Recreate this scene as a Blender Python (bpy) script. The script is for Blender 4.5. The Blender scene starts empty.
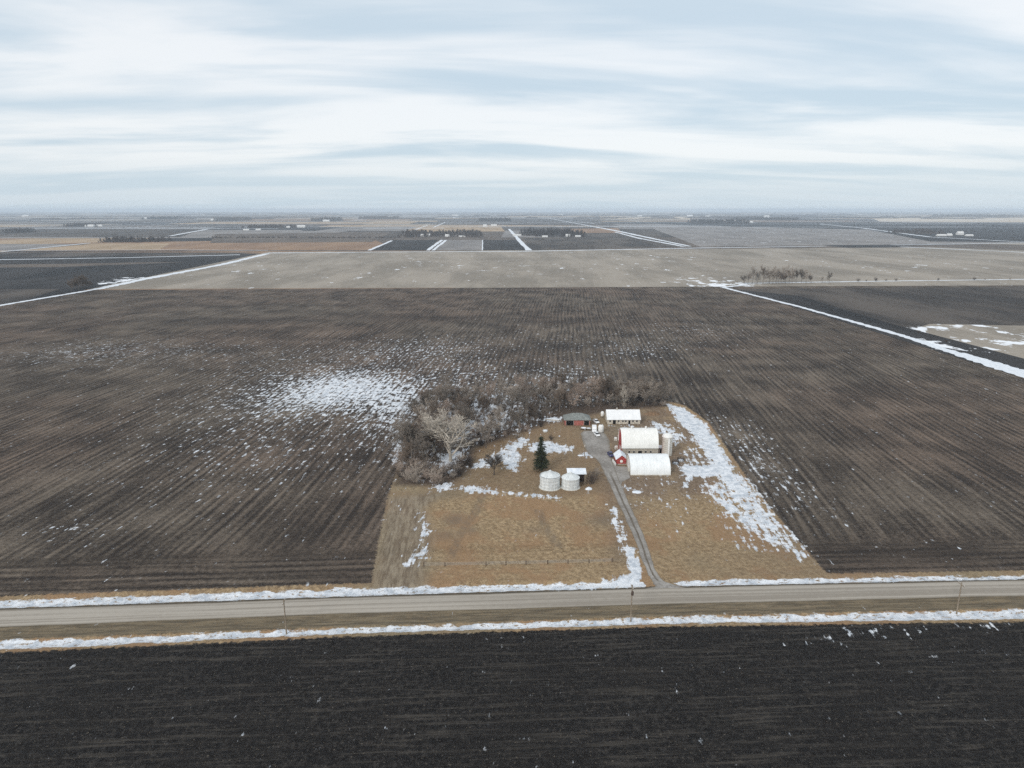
import bpy, math, random
import numpy as np
from mathutils import Vector, Matrix
random.seed(7)
PI = math.pi
R = math.radians
sc = bpy.context.scene
COL = sc.collection

# ------------------------------------------------------------------ camera geometry (used to lay out the land survey)
H = 93.0; F = 705.0; PITCH = R(13.9); HEAD = R(2.9)
def G(px, py, z=0.0):
    x = (px-512)/F; u = -(py-384)/F
    fy = math.cos(PITCH) + math.sin(PITCH)*u
    fz = -math.sin(PITCH) + math.cos(PITCH)*u
    X = x*math.cos(HEAD) + fy*math.sin(HEAD)
    Y = -x*math.sin(HEAD) + fy*math.cos(HEAD)
    t = (H-z)/(-fz)
    return (X*t, Y*t)
def proj(X, Y, Z):
    xc = X*math.cos(HEAD) - Y*math.sin(HEAD)
    yc = X*math.sin(HEAD) + Y*math.cos(HEAD)
    zc = Z-H
    d = yc*math.cos(PITCH) - zc*math.sin(PITCH)
    u = yc*math.sin(PITCH) + zc*math.cos(PITCH)
    return (512+F*xc/d, 384-F*u/d)
def height_at(px, py, top):
    X, Y = G(px, py)
    lo, hi = 0.0, 60.0
    for _ in range(40):
        m = (lo+hi)/2
        if proj(X, Y, m)[1] > top: lo = m
        else: hi = m
    return lo

cam_d = bpy.data.cameras.new('camera'); cam = bpy.data.objects.new('camera', cam_d); COL.objects.link(cam)
cam_d.sensor_width = 36; cam_d.lens = 36*F/1024; cam_d.clip_start = 0.5; cam_d.clip_end = 120000
cam.location = (0, 0, H); cam.rotation_euler = (PI/2-PITCH, 0, -HEAD)
sc.camera = cam

# ------------------------------------------------------------------ node helper
class NT:
    def __init__(s, nt):
        s.nt = nt; s.n = nt.nodes; s.l = nt.links; s.n.clear()
    def new(s, t, **k):
        n = s.n.new(t)
        for a, b in k.items(): setattr(n, a, b)
        return n
    def put(s, sock, v):
        if hasattr(v, 'is_output') or isinstance(v, bpy.types.NodeSocket): s.l.new(v, sock)
        elif v is not None:
            try: sock.default_value = v
            except Exception: sock.default_value = (*v, 1.0)
    def m(s, op, a, b=None, c=None, clamp=False):
        n = s.new('ShaderNodeMath', operation=op); n.use_clamp = clamp
        s.put(n.inputs[0], a)
        if b is not None: s.put(n.inputs[1], b)
        if c is not None: s.put(n.inputs[2], c)
        return n.outputs[0]
    def ss(s, v, a, b, lo=0.0, hi=1.0):
        n = s.new('ShaderNodeMapRange', interpolation_type='SMOOTHSTEP')
        s.put(n.inputs['Value'], v); s.put(n.inputs['From Min'], a); s.put(n.inputs['From Max'], b)
        s.put(n.inputs['To Min'], lo); s.put(n.inputs['To Max'], hi)
        return n.outputs[0]
    def mix(s, f, a, b):
        n = s.new('ShaderNodeMix', data_type='RGBA'); n.clamp_factor = True
        s.put(n.inputs[0], f); s.put(n.inputs[6], a if not isinstance(a, tuple) else (*a[:3], 1)); s.put(n.inputs[7], b if not isinstance(b, tuple) else (*b[:3], 1))
        return n.outputs[2]
    def mul(s, c, f):
        n = s.new('ShaderNodeVectorMath', operation='SCALE'); s.put(n.inputs[0], c); s.put(n.inputs['Scale'], f); return n.outputs[0]
    def pos(s):
        return s.new('ShaderNodeNewGeometry').outputs['Position']
    def sep(s, v):
        n = s.new('ShaderNodeSeparateXYZ'); s.put(n.inputs[0], v); return n.outputs
    def comb(s, x, y, z=0.0):
        n = s.new('ShaderNodeCombineXYZ'); s.put(n.inputs[0], x); s.put(n.inputs[1], y); s.put(n.inputs[2], z); return n.outputs[0]
    def noise(s, v, scale, detail=2.0, rough=0.5, dim='2D', dist=0.0):
        n = s.new('ShaderNodeTexNoise', noise_dimensions=dim); s.put(n.inputs['Vector'], v)
        n.inputs['Scale'].default_value = scale; n.inputs['Detail'].default_value = detail
        n.inputs['Roughness'].default_value = rough; n.inputs['Distortion'].default_value = dist
        return n.outputs[0]
    def attr(s, name):
        n = s.new('ShaderNodeAttribute', attribute_name=name); return n.outputs['Fac']
    def obj_random(s):
        return s.new('ShaderNodeObjectInfo').outputs['Random']
    def bump(s, h, dist, strength=1.0):
        n = s.new('ShaderNodeBump'); s.put(n.inputs['Height'], h); n.inputs['Distance'].default_value = dist; n.inputs['Strength'].default_value = strength
        return n.outputs[0]
    def out(s, color, rough=0.95, normal=None, spec=0.2, metal=0.0):
        b = s.new('ShaderNodeBsdfPrincipled'); o = s.new('ShaderNodeOutputMaterial')
        s.put(b.inputs['Base Color'], color if not isinstance(color, tuple) else (*color[:3], 1)); s.put(b.inputs['Roughness'], rough)
        b.inputs['Specular IOR Level'].default_value = spec; s.put(b.inputs['Metallic'], metal)
        if normal is not None: s.l.new(normal, b.inputs['Normal'])
        s.l.new(b.outputs[0], o.inputs['Surface'])
        return b
def mat(name):
    m = bpy.data.materials.new(name); m.use_nodes = True
    return m, NT(m.node_tree)

def plain(name, col, rough=0.7, metal=0.0, var=0.25, scale=1.2, spec=0.3, dirt=None):
    m, t = mat(name)
    co = t.new('ShaderNodeTexCoord').outputs['Object']
    n = t.noise(co, scale, 4, 0.6, '3D')
    f = t.ss(n, 0.3, 0.7, 1-var, 1+var*0.6)
    c = t.mul(col, f)
    if dirt:
        n2 = t.noise(co, scale*0.45, 5, 0.7, '3D')
        c = t.mix(t.ss(n2, 0.52, 0.72), c, dirt)
    t.out(c, rough, None, spec, metal)
    return m

ROW = R(7.6)
SNOW = (0.80, 0.83, 0.87)

def row_coords(t, P):
    x, y, z = t.sep(P)
    u = t.m('SUBTRACT', t.m('MULTIPLY', x, math.cos(ROW)), t.m('MULTIPLY', y, math.sin(ROW)))
    v = t.m('ADD', t.m('MULTIPLY', x, math.sin(ROW)), t.m('MULTIPLY', y, math.cos(ROW)))
    return x, y, u, v

def soil_color(t, P, dark, light, brown):
    """tilled ground: long tillage lines, residue, wet blotches; needs 'head' and 'wet' attributes"""
    x, y, u, v = row_coords(t, P)
    head = t.attr('head')
    wob = t.m('MULTIPLY', t.noise(P, 0.006, 1), 10.0)
    def lines(sa, sv, det=2.0):
        a = t.noise(t.comb(t.m('MULTIPLY', t.m('ADD', u, wob), sa), t.m('MULTIPLY', v, sv)), 1.0, det)
        b = t.noise(t.comb(t.m('MULTIPLY', y, sa), t.m('MULTIPLY', x, sv)), 1.0, det)
        n = t.new('ShaderNodeMix', data_type='FLOAT'); t.put(n.inputs[0], head); t.put(n.inputs[2], a); t.put(n.inputs[3], b)
        return n.outputs[0]
    fine = lines(0.62, 0.022, 4.0)
    wide = lines(0.26, 0.004, 3.0)
    clod = t.noise(P, 0.75, 6, 0.85)
    mid = t.noise(P, 0.03, 4, 0.6)
    big = t.noise(P, 0.0065, 3, 0.6)
    f = t.m('ADD', t.m('MULTIPLY', fine, 0.58), t.m('MULTIPLY', wide, 0.10))
    f = t.m('ADD', f, t.m('MULTIPLY', clod, 0.95))
    f = t.m('ADD', f, t.m('MULTIPLY', mid, 0.62))
    su = t.new('ShaderNodeMix', data_type='FLOAT'); t.put(su.inputs[0], head); t.put(su.inputs[2], t.m('ADD', u, t.m('MULTIPLY', wob, 0.6))); t.put(su.inputs[3], y)
    per = t.m('SINE', t.m('ADD', t.m('MULTIPLY', su.outputs[0], 2*PI/3.1), t.m('MULTIPLY', mid, 3.0)))
    f = t.m('ADD', f, t.m('MULTIPLY', per, 0.060))
    f = t.ss(f, 0.88, 1.42)
    f = t.m('MULTIPLY', f, t.m('SUBTRACT', 1.0, t.m('MULTIPLY', t.attr('wet'), 0.8)))
    lc = t.mix(t.ss(big, 0.35, 0.65), light, brown)
    c = t.mix(f, dark, lc)
    return c, f, clod, u, v

def snow_mask(t, P, u, v, dens, soft=0.05):
    a = t.noise(t.comb(t.m('MULTIPLY', u, 0.85), t.m('MULTIPLY', v, 0.16)), 1.0, 4, 0.7)
    b = t.noise(P, 0.22, 3, 0.6)
    x, y, z = t.sep(P)
    c = t.noise(t.comb(t.m('MULTIPLY', x, 0.33), t.m('MULTIPLY', y, 0.55)), 1.0, 4, 0.7)
    n = t.m('ADD', t.m('MULTIPLY', a, 0.45), t.m('ADD', t.m('MULTIPLY', b, 0.25), t.m('MULTIPLY', c, 0.30)))
    n = t.m('ADD', n, t.m('MULTIPLY', t.m('SINE', t.m('ADD', t.m('MULTIPLY', u, 2*PI/2.6), t.m('MULTIPLY', b, 5.0))), 0.022))
    thr = t.m('SUBTRACT', 0.655, t.m('MULTIPLY', dens, 0.36))
    return t.ss(t.m('SUBTRACT', n, thr), -soft*0.4, soft)

# ------------------------------------------------------------------ materials for the land
def near_ground_mat():
    m, t = mat('ground_near')
    P = t.pos()
    c, f, clod, u, v = soil_color(t, P, (0.031, 0.025, 0.0215), (0.180, 0.148, 0.117), (0.182, 0.138, 0.107))
    south = t.ss(t.m('ADD', t.attr('south'), t.m('MULTIPLY', t.m('SUBTRACT', t.noise(P, 0.6, 3), 0.5), 2.0)), -0.5, 0.5)
    c2 = t.mix(t.ss(clod, 0.42, 0.75), (0.011, 0.010, 0.010), (0.060, 0.054, 0.049))
    sgx, sgy, sgz = t.sep(P)
    fur = t.noise(t.comb(t.m('MULTIPLY', sgx, 0.05), t.m('MULTIPLY', sgy, 0.9)), 1.0, 4, 0.7)
    c2 = t.mix(t.ss(fur, 0.48, 0.70, 0, 0.6), c2, (0.085, 0.075, 0.064))
    c2 = t.mix(t.ss(t.noise(P, 0.06, 4, 0.6), 0.42, 0.62, 0, 0.5), c2, (0.018, 0.016, 0.015))
    c2 = t.mix(t.ss(t.noise(P, 1.7, 3, 0.8), 0.64, 0.72, 0, 0.8), c2, (0.17, 0.145, 0.115))
    c = t.mix(south, c, c2)
    # pasture grass
    g1 = t.noise(P, 0.055, 5, 0.62); g2 = t.noise(P, 0.75, 6, 0.80); g3 = t.noise(P, 2.2, 3, 0.7); g4 = t.noise(P, 0.018, 3, 0.5)
    gx, gy, gz = t.sep(P)
    mow = t.noise(t.comb(t.m('ADD', t.m('MULTIPLY', gx, 0.9), t.m('MULTIPLY', gy, 0.35)), t.m('SUBTRACT', t.m('MULTIPLY', gy, 0.08), t.m('MULTIPLY', gx, 0.03))), 1.0, 4, 0.7)
    gc = t.mix(t.ss(t.m('ADD', t.m('MULTIPLY', g2, 0.8), t.m('MULTIPLY', mow, 0.2)), 0.37, 0.63), (0.225, 0.156, 0.090), (0.450, 0.332, 0.200))
    gc = t.mix(t.ss(g1, 0.45, 0.60, 0, 0.75), gc, (0.330, 0.205, 0.115))
    gc = t.mix(t.ss(g4, 0.50, 0.62, 0, 0.45), gc, (0.235, 0.205, 0.140))
    gc = t.mix(t.ss(g3, 0.52, 0.72, 0, 0.6), gc, (0.13, 0.095, 0.060))
    gc = t.mix(t.m('MULTIPLY', t.attr('wet'), t.ss(g2, 0.3, 0.6, 0.45, 0.95)), gc, (0.125, 0.105, 0.085))
    gc = t.mix(t.m('MULTIPLY', t.attr('lawn'), 0.75), gc, t.mix(t.ss(g2, 0.35, 0.65), (0.185, 0.130, 0.082), (0.265, 0.195, 0.125)))
    gc = t.mix(t.m('MULTIPLY', t.attr('dull'), t.ss(g1, 0.35, 0.6, 0.35, 0.85)), gc, t.mix(t.ss(g2, 0.36, 0.66), (0.125, 0.092, 0.068), (0.26, 0.20, 0.145)))
    # grey brown stubble strip on the west edge of the pasture
    sx, sy, sz = t.sep(P)
    gs = t.noise(t.comb(t.m('MULTIPLY', sx, 0.9), t.m('MULTIPLY', sy, 0.12)), 1.0, 4, 0.7)
    gc = t.mix(t.m('MULTIPLY', t.attr('stubble'), 0.9), gc, t.mix(t.ss(gs, 0.35, 0.65), (0.165, 0.128, 0.092), (0.30, 0.25, 0.185)))
    lit = t.mix(t.ss(g2, 0.35, 0.7), (0.045, 0.034, 0.028), (0.135, 0.10, 0.078))
    gc = t.mix(t.attr('litter'), gc, lit)
    gmask = t.ss(t.m('ADD', t.attr('grass'), t.m('MULTIPLY', t.m('SUBTRACT', t.noise(P, 0.9, 3, 0.6), 0.5), 2.2)), -0.35, 0.35)
    c = t.mix(gmask, c, gc)
    # gravelly dark verge beside the road
    vm = t.ss(t.m('ADD', t.attr('verge'), t.m('MULTIPLY', t.m('SUBTRACT', t.noise(P, 0.8, 3, 0.6), 0.5), 1.6)), -0.3, 0.3)
    vs = t.noise(t.comb(t.m('MULTIPLY', sx, 0.10), t.m('MULTIPLY', sy, 1.1)), 1.0, 4, 0.7)
    vc = t.mix(t.ss(vs, 0.35, 0.65), (0.120, 0.100, 0.072), (0.220, 0.178, 0.120))
    vc = t.mix(t.ss(g2, 0.5, 0.75, 0, 0.6), vc, (0.215, 0.15, 0.09))
    vc = t.mix(t.m('MULTIPLY', t.attr('lip'), 0.75), vc, (0.075, 0.068, 0.058))
    c = t.mix(vm, c, vc)
    dens = t.attr('snow')
    sm = snow_mask(t, P, u, v, dens)
    e1 = t.noise(t.comb(t.m('MULTIPLY', sx, 0.16), t.m('MULTIPLY', sy, 0.35)), 1.0, 6, 0.72)
    e2 = t.noise(t.comb(t.m('MULTIPLY', sx, 0.7), t.m('MULTIPLY', sy, 1.1)), 1.0, 4, 0.7)
    dm = t.ss(t.m('ADD', t.attr('ditch'), t.m('MULTIPLY', t.m('SUBTRACT', e1, 0.58), 4.5)), -0.12, 0.35)
    dm = t.m('MULTIPLY', dm, t.ss(t.m('ADD', t.m('MULTIPLY', e2, 0.7), t.m('MULTIPLY', e1, 0.3)), 0.63, 0.56))
    sm = t.m('MAXIMUM', sm, dm)
    snc = t.mix(t.ss(t.noise(P, 0.35, 5, 0.7), 0.32, 0.62), (0.50, 0.55, 0.61), SNOW)
    snc = t.mix(t.ss(g3, 0.60, 0.72, 0, 0.55), snc, (0.30, 0.26, 0.21))
    c = t.mix(sm, c, snc)
    hgt = t.m('ADD', t.m('MULTIPLY', f, 0.5), t.m('ADD', t.m('MULTIPLY', clod, 0.6), t.m('MULTIPLY', g3, 0.3)))
    nb = t.bump(hgt, 0.35, t.m('SUBTRACT', 0.8, t.m('MULTIPLY', sm, 0.6)))if False else t.bump(hgt, 0.35, 0.8)
    t.out(c, 0.95, nb, 0.1)
    return m

def far_field_mat(name, base, alt, snow_amt=0.0, streak=0.004, head=0.0):
    m, t = mat(name)
    P = t.pos()
    x, y, u, v = row_coords(t, P)
    a = t.noise(t.comb(t.m('MULTIPLY', x, 0.012), t.m('MULTIPLY', y, 0.0035)), 1.0, 5, 0.65)
    b = t.noise(t.comb(t.m('MULTIPLY', u, 0.25), t.m('MULTIPLY', v, 0.006)), 1.0, 3, 0.6)
    d = t.noise(P, 0.25, 4, 0.75)
    f = t.ss(t.m('ADD', t.m('MULTIPLY', a, 0.85), t.m('ADD', t.m('MULTIPLY', b, 0.15), t.m('MULTIPLY', d, 0.30))), 0.50, 0.80)
    c = t.mix(f, base, alt)
    s1 = t.noise(t.comb(t.m('MULTIPLY', x, 0.045), t.m('MULTIPLY', y, 0.03)), 1.0, 4, 0.7)
    big = t.noise(P, 0.0035, 2, 0.5)
    dens = t.m('ADD', t.attr('snow'), snow_amt)
    thr = t.m('SUBTRACT', 0.86, t.m('ADD', t.m('MULTIPLY', dens, 0.5), t.m('MULTIPLY', big, 0.12)))
    sm = t.ss(t.m('SUBTRACT', s1, thr), -0.01, 0.04)
    c = t.mix(sm, c, SNOW)
    t.out(c, 0.95, None, 0.1)
    return m

def snow_mat(name='snow', k=1.0):
    m, t = mat(name)
    P = t.pos(); n = t.noise(P, 0.5, 4, 0.65); n2 = t.noise(P, 2.5, 3, 0.6)
    c = t.mix(t.ss(n, 0.3, 0.7), (0.62*k, 0.67*k, 0.73*k), (0.80*k, 0.83*k, 0.87*k))
    c = t.mix(t.ss(n2, 0.66, 0.76), c, (0.25, 0.21, 0.16))
    t.out(c, 0.9, t.bump(n, 0.3, 0.5), 0.2)
    return m
M_SNOW = snow_mat()

def road_mat():
    m, t = mat('gravel_road')
    uv = t.new('ShaderNodeUVMap', uv_map='UVMap').outputs[0]
    a, w, _ = t.sep(uv)
    P = t.pos()
    st = t.noise(t.comb(t.m('MULTIPLY', a, 0.006), t.m('MULTIPLY', w, 7.0)), 1.0, 3, 0.6)
    n = t.noise(P, 0.8, 4, 0.7); bg = t.noise(P, 0.03, 3)
    f = t.m('ADD', t.m('MULTIPLY', st, 0.75), t.m('ADD', t.m('MULTIPLY', n, 0.15), t.m('MULTIPLY', bg, 0.15)))
    c = t.mix(t.ss(f, 0.38, 0.66), (0.245, 0.218, 0.184), (0.375, 0.342, 0.296))
    e = t.m('MULTIPLY', t.ss(w, 0.0, 0.10), t.ss(w, 1.0, 0.90))
    c = t.mix(t.m('ADD', 0.35, t.m('MULTIPLY', e, 0.65)), (0.19, 0.165, 0.13), c)
    t.out(c, 0.92, t.bump(n, 0.05, 0.5), 0.2)
    return m
def drive_mat():
    m, t = mat('gravel_drive')
    uv = t.new('ShaderNodeUVMap', uv_map='UVMap').outputs[0]
    a, w, _ = t.sep(uv)
    P = t.pos()
    n = t.noise(P, 0.9, 5, 0.7); bg = t.noise(P, 0.12, 4, 0.6)
    c = t.mix(t.ss(t.m('ADD', t.m('MULTIPLY', n, 0.5), t.m('MULTIPLY', bg, 0.5)), 0.36, 0.64), (0.200, 0.185, 0.168), (0.330, 0.312, 0.290))
    # grassy crown between the two wheel tracks, only along the lane (a < 1 marks the lane)
    crown = t.m('MULTIPLY', t.ss(t.m('ABSOLUTE', t.m('SUBTRACT', w, 0.5)), 0.13, 0.05), t.m('MULTIPLY', t.ss(a, 0.02, 0.12), t.ss(a, 1.0, 0.85)))
    c = t.mix(t.m('MULTIPLY', crown, t.ss(n, 0.3, 0.6, 0.5, 1.0)), c, (0.115, 0.095, 0.072))
    ed = t.ss(t.m('ABSOLUTE', t.m('SUBTRACT', w, 0.5)), 0.36, 0.5)
    c = t.mix(t.m('MULTIPLY', ed, t.ss(n, 0.4, 0.6, 0.3, 0.9)), c, (0.15, 0.125, 0.09))
    t.out(c, 0.93, t.bump(n, 0.06, 0.5), 0.15)
    return m

# ------------------------------------------------------------------ mesh helpers
class MB:
    def __init__(s): s.v = []; s.f = []; s.uv = None
    def quad(s, a, b, c, d):
        n = len(s.v); s.v += [a, b, c, d]; s.f.append((n, n+1, n+2, n+3)); return s
    def box(s, x0, y0, z0, x1, y1, z1):
        n = len(s.v)
        s.v += [(x0,y0,z0),(x1,y0,z0),(x1,y1,z0),(x0,y1,z0),(x0,y0,z1),(x1,y0,z1),(x1,y1,z1),(x0,y1,z1)]
        s.f += [(n,n+3,n+2,n+1),(n+4,n+5,n+6,n+7),(n,n+1,n+5,n+4),(n+1,n+2,n+6,n+5),(n+2,n+3,n+7,n+6),(n+3,n,n+4,n+7)]
        return s
    def tube(s, p0, p1, r0, r1, k=6, caps=False):
        p0 = Vector(p0); p1 = Vector(p1); d = p1-p0
        if d.length < 1e-6: return s
        d.normalize(); a = d.orthogonal().normalized(); b = d.cross(a)
        n = len(s.v)
        for p, r in ((p0, r0), (p1, r1)):
            for i in range(k):
                w = 2*PI*i/k; s.v.append(tuple(p + (a*math.cos(w)+b*math.sin(w))*r))
        for i in range(k):
            j = (i+1) % k; s.f.append((n+i, n+j, n+k+j, n+k+i))
        if caps: s.f.append(tuple(n+i for i in range(k))[::-1]); s.f.append(tuple(n+k+i for i in range(k)))
        return s
    def lathe(s, prof, k=24, cx=0, cy=0, cap_top=True, squash=1.0):
        n = len(s.v)
        for r, z in prof:
            for i in range(k):
                w = 2*PI*i/k; s.v.append((cx+r*math.cos(w), cy+r*math.sin(w)*squash, z))
        for q in range(len(prof)-1):
            for i in range(k):
                j = (i+1) % k; s.f.append((n+q*k+i, n+q*k+j, n+(q+1)*k+j, n+(q+1)*k+i))
        if cap_top: s.f.append(tuple(n+(len(prof)-1)*k+i for i in range(k)))
        return s
    def extrude_x(s, prof, x0, x1, caps=True, closed=True):
        """prof: list of (y,z) counter-clockwise seen from +x"""
        n = len(s.v); k = len(prof)
        for x in (x0, x1):
            for y, z in prof: s.v.append((x, y, z))
        for i in range(k if closed else k-1):
            j = (i+1) % k; s.f.append((n+i, n+k+i, n+k+j, n+j)[::-1])
        if caps: s.f.append(tuple(n+i for i in range(k))[::-1]); s.f.append(tuple(n+k+i for i in range(k)))
        return s
    def shell_x(s, prof, x0, x1, th):
        """a curved/pitched skin of thickness th following an open profile (y,z), outer line given"""
        inner = []
        for i, (y, z) in enumerate(prof):
            a = prof[max(0, i-1)]; b = prof[min(len(prof)-1, i+1)]
            ty, tz = b[0]-a[0], b[1]-a[1]; L = math.hypot(ty, tz) or 1
            ny, nz = tz/L, -ty/L
            inner.append((y+ny*th, z+nz*th))
        return s.extrude_x(prof + inner[::-1], x0, x1)
    def build(s, name, m=None, parent=None, smooth=False, loc=None):
        me = bpy.data.meshes.new(name); me.from_pydata(s.v, [], s.f); me.update()
        if s.uv:
            uvl = me.uv_layers.new(name='UVMap')
            for lp in me.loops: uvl.data[lp.index].uv = s.uv[lp.vertex_index]
        if m is not None:
            for q in (m if isinstance(m, (list, tuple)) else [m]): me.materials.append(q)
        if smooth:
            for p in me.polygons: p.use_smooth = True
        o = bpy.data.objects.new(name, me); COL.objects.link(o)
        if parent is not None: o.parent = parent
        if loc is not None: o.location = loc
        return o
def fix_normals(o):
    import bmesh
    bm = bmesh.new(); bm.from_mesh(o.data); bmesh.ops.recalc_face_normals(bm, faces=bm.faces); bm.to_mesh(o.data); bm.free(); return o
def thing(name, label, cat, loc=(0,0,0), rz=0.0, group=None):
    o = bpy.data.objects.new(name, None); COL.objects.link(o); o.empty_display_size = 0.5
    o.location = loc; o.rotation_euler = (0, 0, rz); o['label'] = label; o['category'] = cat
    if group: o['group'] = group
    return o
def tag(o, label, cat, group=None, kind=None):
    o['label'] = label; o['category'] = cat
    if group: o['group'] = group
    if kind: o['kind'] = kind
    return o
def struct(o): o['kind'] = 'structure'; return o
def dup(root, loc, rz, label, scale=1.0, group=None):
    r = root.copy(); COL.objects.link(r); r.location = loc; r.rotation_euler = (0, 0, rz)
    r.scale = (scale,)*3 if not isinstance(scale, tuple) else scale
    r['label'] = label
    if group: r['group'] = group
    for ch in list(root.children):
        c = ch.copy(); COL.objects.link(c); c.parent = r
        for g in ch.children:
            d = g.copy(); COL.objects.link(d); d.parent = c
    return r
def wp(pts, z=0.0): return [G(a, b, z) for a, b in pts]

def sdf(P, poly):
    """signed distance, positive inside; P (n,2)"""
    poly = np.array(poly, float); n = len(poly)
    d = np.full(len(P), 1e18); s = np.ones(len(P))
    j = n-1
    for i in range(n):
        e = poly[j]-poly[i]; w = P-poly[i]
        tt = np.clip((w@e)/(e@e+1e-12), 0, 1)[:, None]
        b = w-e*tt
        d = np.minimum(d, (b*b).sum(1))
        c1 = P[:, 1] >= poly[i][1]; c2 = P[:, 1] < poly[j][1]; c3 = e[0]*w[:, 1] > e[1]*w[:, 0]
        fl = (c1 & c2 & c3) | (~c1 & ~c2 & ~c3)
        s = np.where(fl, -s, s); j = i
    return -s*np.sqrt(d)

# ------------------------------------------------------------------ road lines (survey polylines, extended straight past the frame)
def line(ys, xs=(0, 340, 660, 1024)):
    p = [G(x, y) for x, y in zip(xs, ys)]
    a, b = p[0], p[1]; sl = (a[1]-b[1])/(a[0]-b[0]); first = (-3000, a[1]+sl*(-3000-a[0])*0.35)
    a, b = p[-1], p[-2]; sl = (a[1]-b[1])/(a[0]-b[0]); last = (3000, a[1]+sl*(3000-a[0])*0.35)
    q = [first]+p+[last]
    return lambda X, q=q: np.interp(X, [c[0] for c in q], [c[1] for c in q])
L_ns0 = line((598.7, 586.2, 578.8, 572.6))
L_ns1 = line((608.2, 596.3, 586.6, 578.8))
L_rn  = line((610.0, 598.2, 588.4, 580.6))
L_rs  = line((627.2, 613.6, 604.4, 596.2))
L_ss0 = line((638.5, 625.8, 615.0, 607.2))
L_ss1 = line((650.0, 634.2, 624.2, 619.2))

# ------------------------------------------------------------------ near ground sheet
def axis(parts):
    out = []
    for a, b, st in parts: out += list(np.arange(a, b, st))
    out.append(parts[-1][1]); return np.array(out)
Y_N = G(420, 288.2)[1]
XS = axis([(-2200, -700, 50), (-700, -300, 10), (-300, -135, 4), (-135, 125, 1.0), (125, 300, 4), (300, 700, 10), (700, 2200, 50)])
YS = axis([(-1500, 0, 100), (0, 100, 5), (100, 128, 1.5), (128, 172, 0.6), (172, 420, 1.0), (420, 640, 3), (640, Y_N, 8)])
XX, YY = np.meshgrid(XS, YS); P2 = np.stack([XX.ravel(), YY.ravel()], 1)
N = len(P2)
A = {k: np.zeros(N) for k in ('snow', 'wet', 'head', 'lawn', 'stubble', 'litter', 'lip', 'dull', 'ditch')}
FARM = [(371,585),(378,545),(387,500),(397,470),(399,450),(410,425),(432,406),(520,404),(600,402),(668,401),(686,406),(708,422),(728,450),(752,485),(790,531),(824,570),(832,579),(832,588),(660,592),(371,602)]
g = sdf(P2, wp(FARM)); A['grass'] = g
x_, y_ = P2[:, 0], P2[:, 1]
ns0, ns1, rn, rs, ss0, ss1 = (L(x_) for L in (L_ns0, L_ns1, L_rn, L_rs, L_ss0, L_ss1))
# thin grass lip north of the ditch, the shoulders and the southern verge
A['verge'] = np.maximum(np.minimum(ns1+0.3-y_, y_-ss0+0.2), -5)
A['grass'] = np.maximum(A['grass'], np.minimum(ns0+1.2-y_, y_-ss1+1.0))
A['south'] = ss1 - 0.4 - y_
def band(lo, hi, w): return np.clip(0.5+np.minimum(y_-lo, hi-y_)/w, 0, 1)
drive_gap = np.clip(0.5+sdf(P2, wp([(642,565),(655,565),(664,578),(690,590),(690,600),(640,600),(648,586)]))/1.0, 0, 1)
dn = np.minimum(np.minimum((y_-ns1)*1.6, ns0-0.3-y_), 3)-drive_gap*4
ds = np.minimum(np.minimum((y_-ss1-0.2), (ss0-0.2-y_)), 3)
A['ditch'] = np.maximum(np.maximum(dn, ds), -4)
def snow_poly(pts, strength, w):
    d = np.clip(0.5+sdf(P2, wp(pts))/w, 0, 1)*strength
    A['snow'] = np.maximum(A['snow'], d)
def blob(key, px, py, rx, ry, s):
    cx, cy = G(px, py); ex = abs(G(px+rx, py)[0]-cx); a = G(px, py-ry)[1]; b = G(px, py+ry)[1]; ey = abs(a-b)/2
    d = np.exp(-(((x_-cx)/ex)**2+((y_-cy)/ey)**2))*s
    A[key] = np.maximum(A[key], d) if key != 'add' else A[key]
def blob_add(px, py, rx, ry, s):
    cx, cy = G(px, py); ex = abs(G(px+rx, py)[0]-cx); ey = abs(G(px, py-ry)[1]-G(px, py+ry)[1])/2
    global A
    A['snow'] = np.minimum(1, A['snow']+np.exp(-(((x_-cx)/ex)**2+((y_-cy)/ey)**2))*s)
outside = np.clip(0.5-g/1.5, 0, 1)
# flecks over the tilled field, dense west of the grove
for b in [(362,385,60,18,0.30),(320,392,66,24,0.17),(392,412,34,26,0.28),(330,400,60,18,0.10),(255,395,120,54,0.22),(130,352,130,18,0.22),(60,350,60,12,0.10),
          (470,378,60,20,0.26),(575,380,50,20,0.30),(640,352,60,12,0.18),(560,335,200,20,0.12),(420,350,90,14,0.22),(300,460,120,40,0.14),
          (735,430,30,22,0.24),(762,470,36,30,0.17),(800,500,40,50,0.12),(70,530,60,14,0.16),(700,330,60,14,0.12),(860,480,150,60,0.05)]:
    blob_add(*b)
A['snow'] = np.maximum(A['snow'], 0.05*(A['south'] < 0)*(g < 0)*(y_ > ns0))
for b in [(880,631,70,6,0.26),(820,640,60,10,0.17),(960,650,50,14,0.19),(1010,626,40,6,0.22),(560,655,60,6,0.12)]: blob_add(*b)
A['snow'] = A['snow']*1.0
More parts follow.
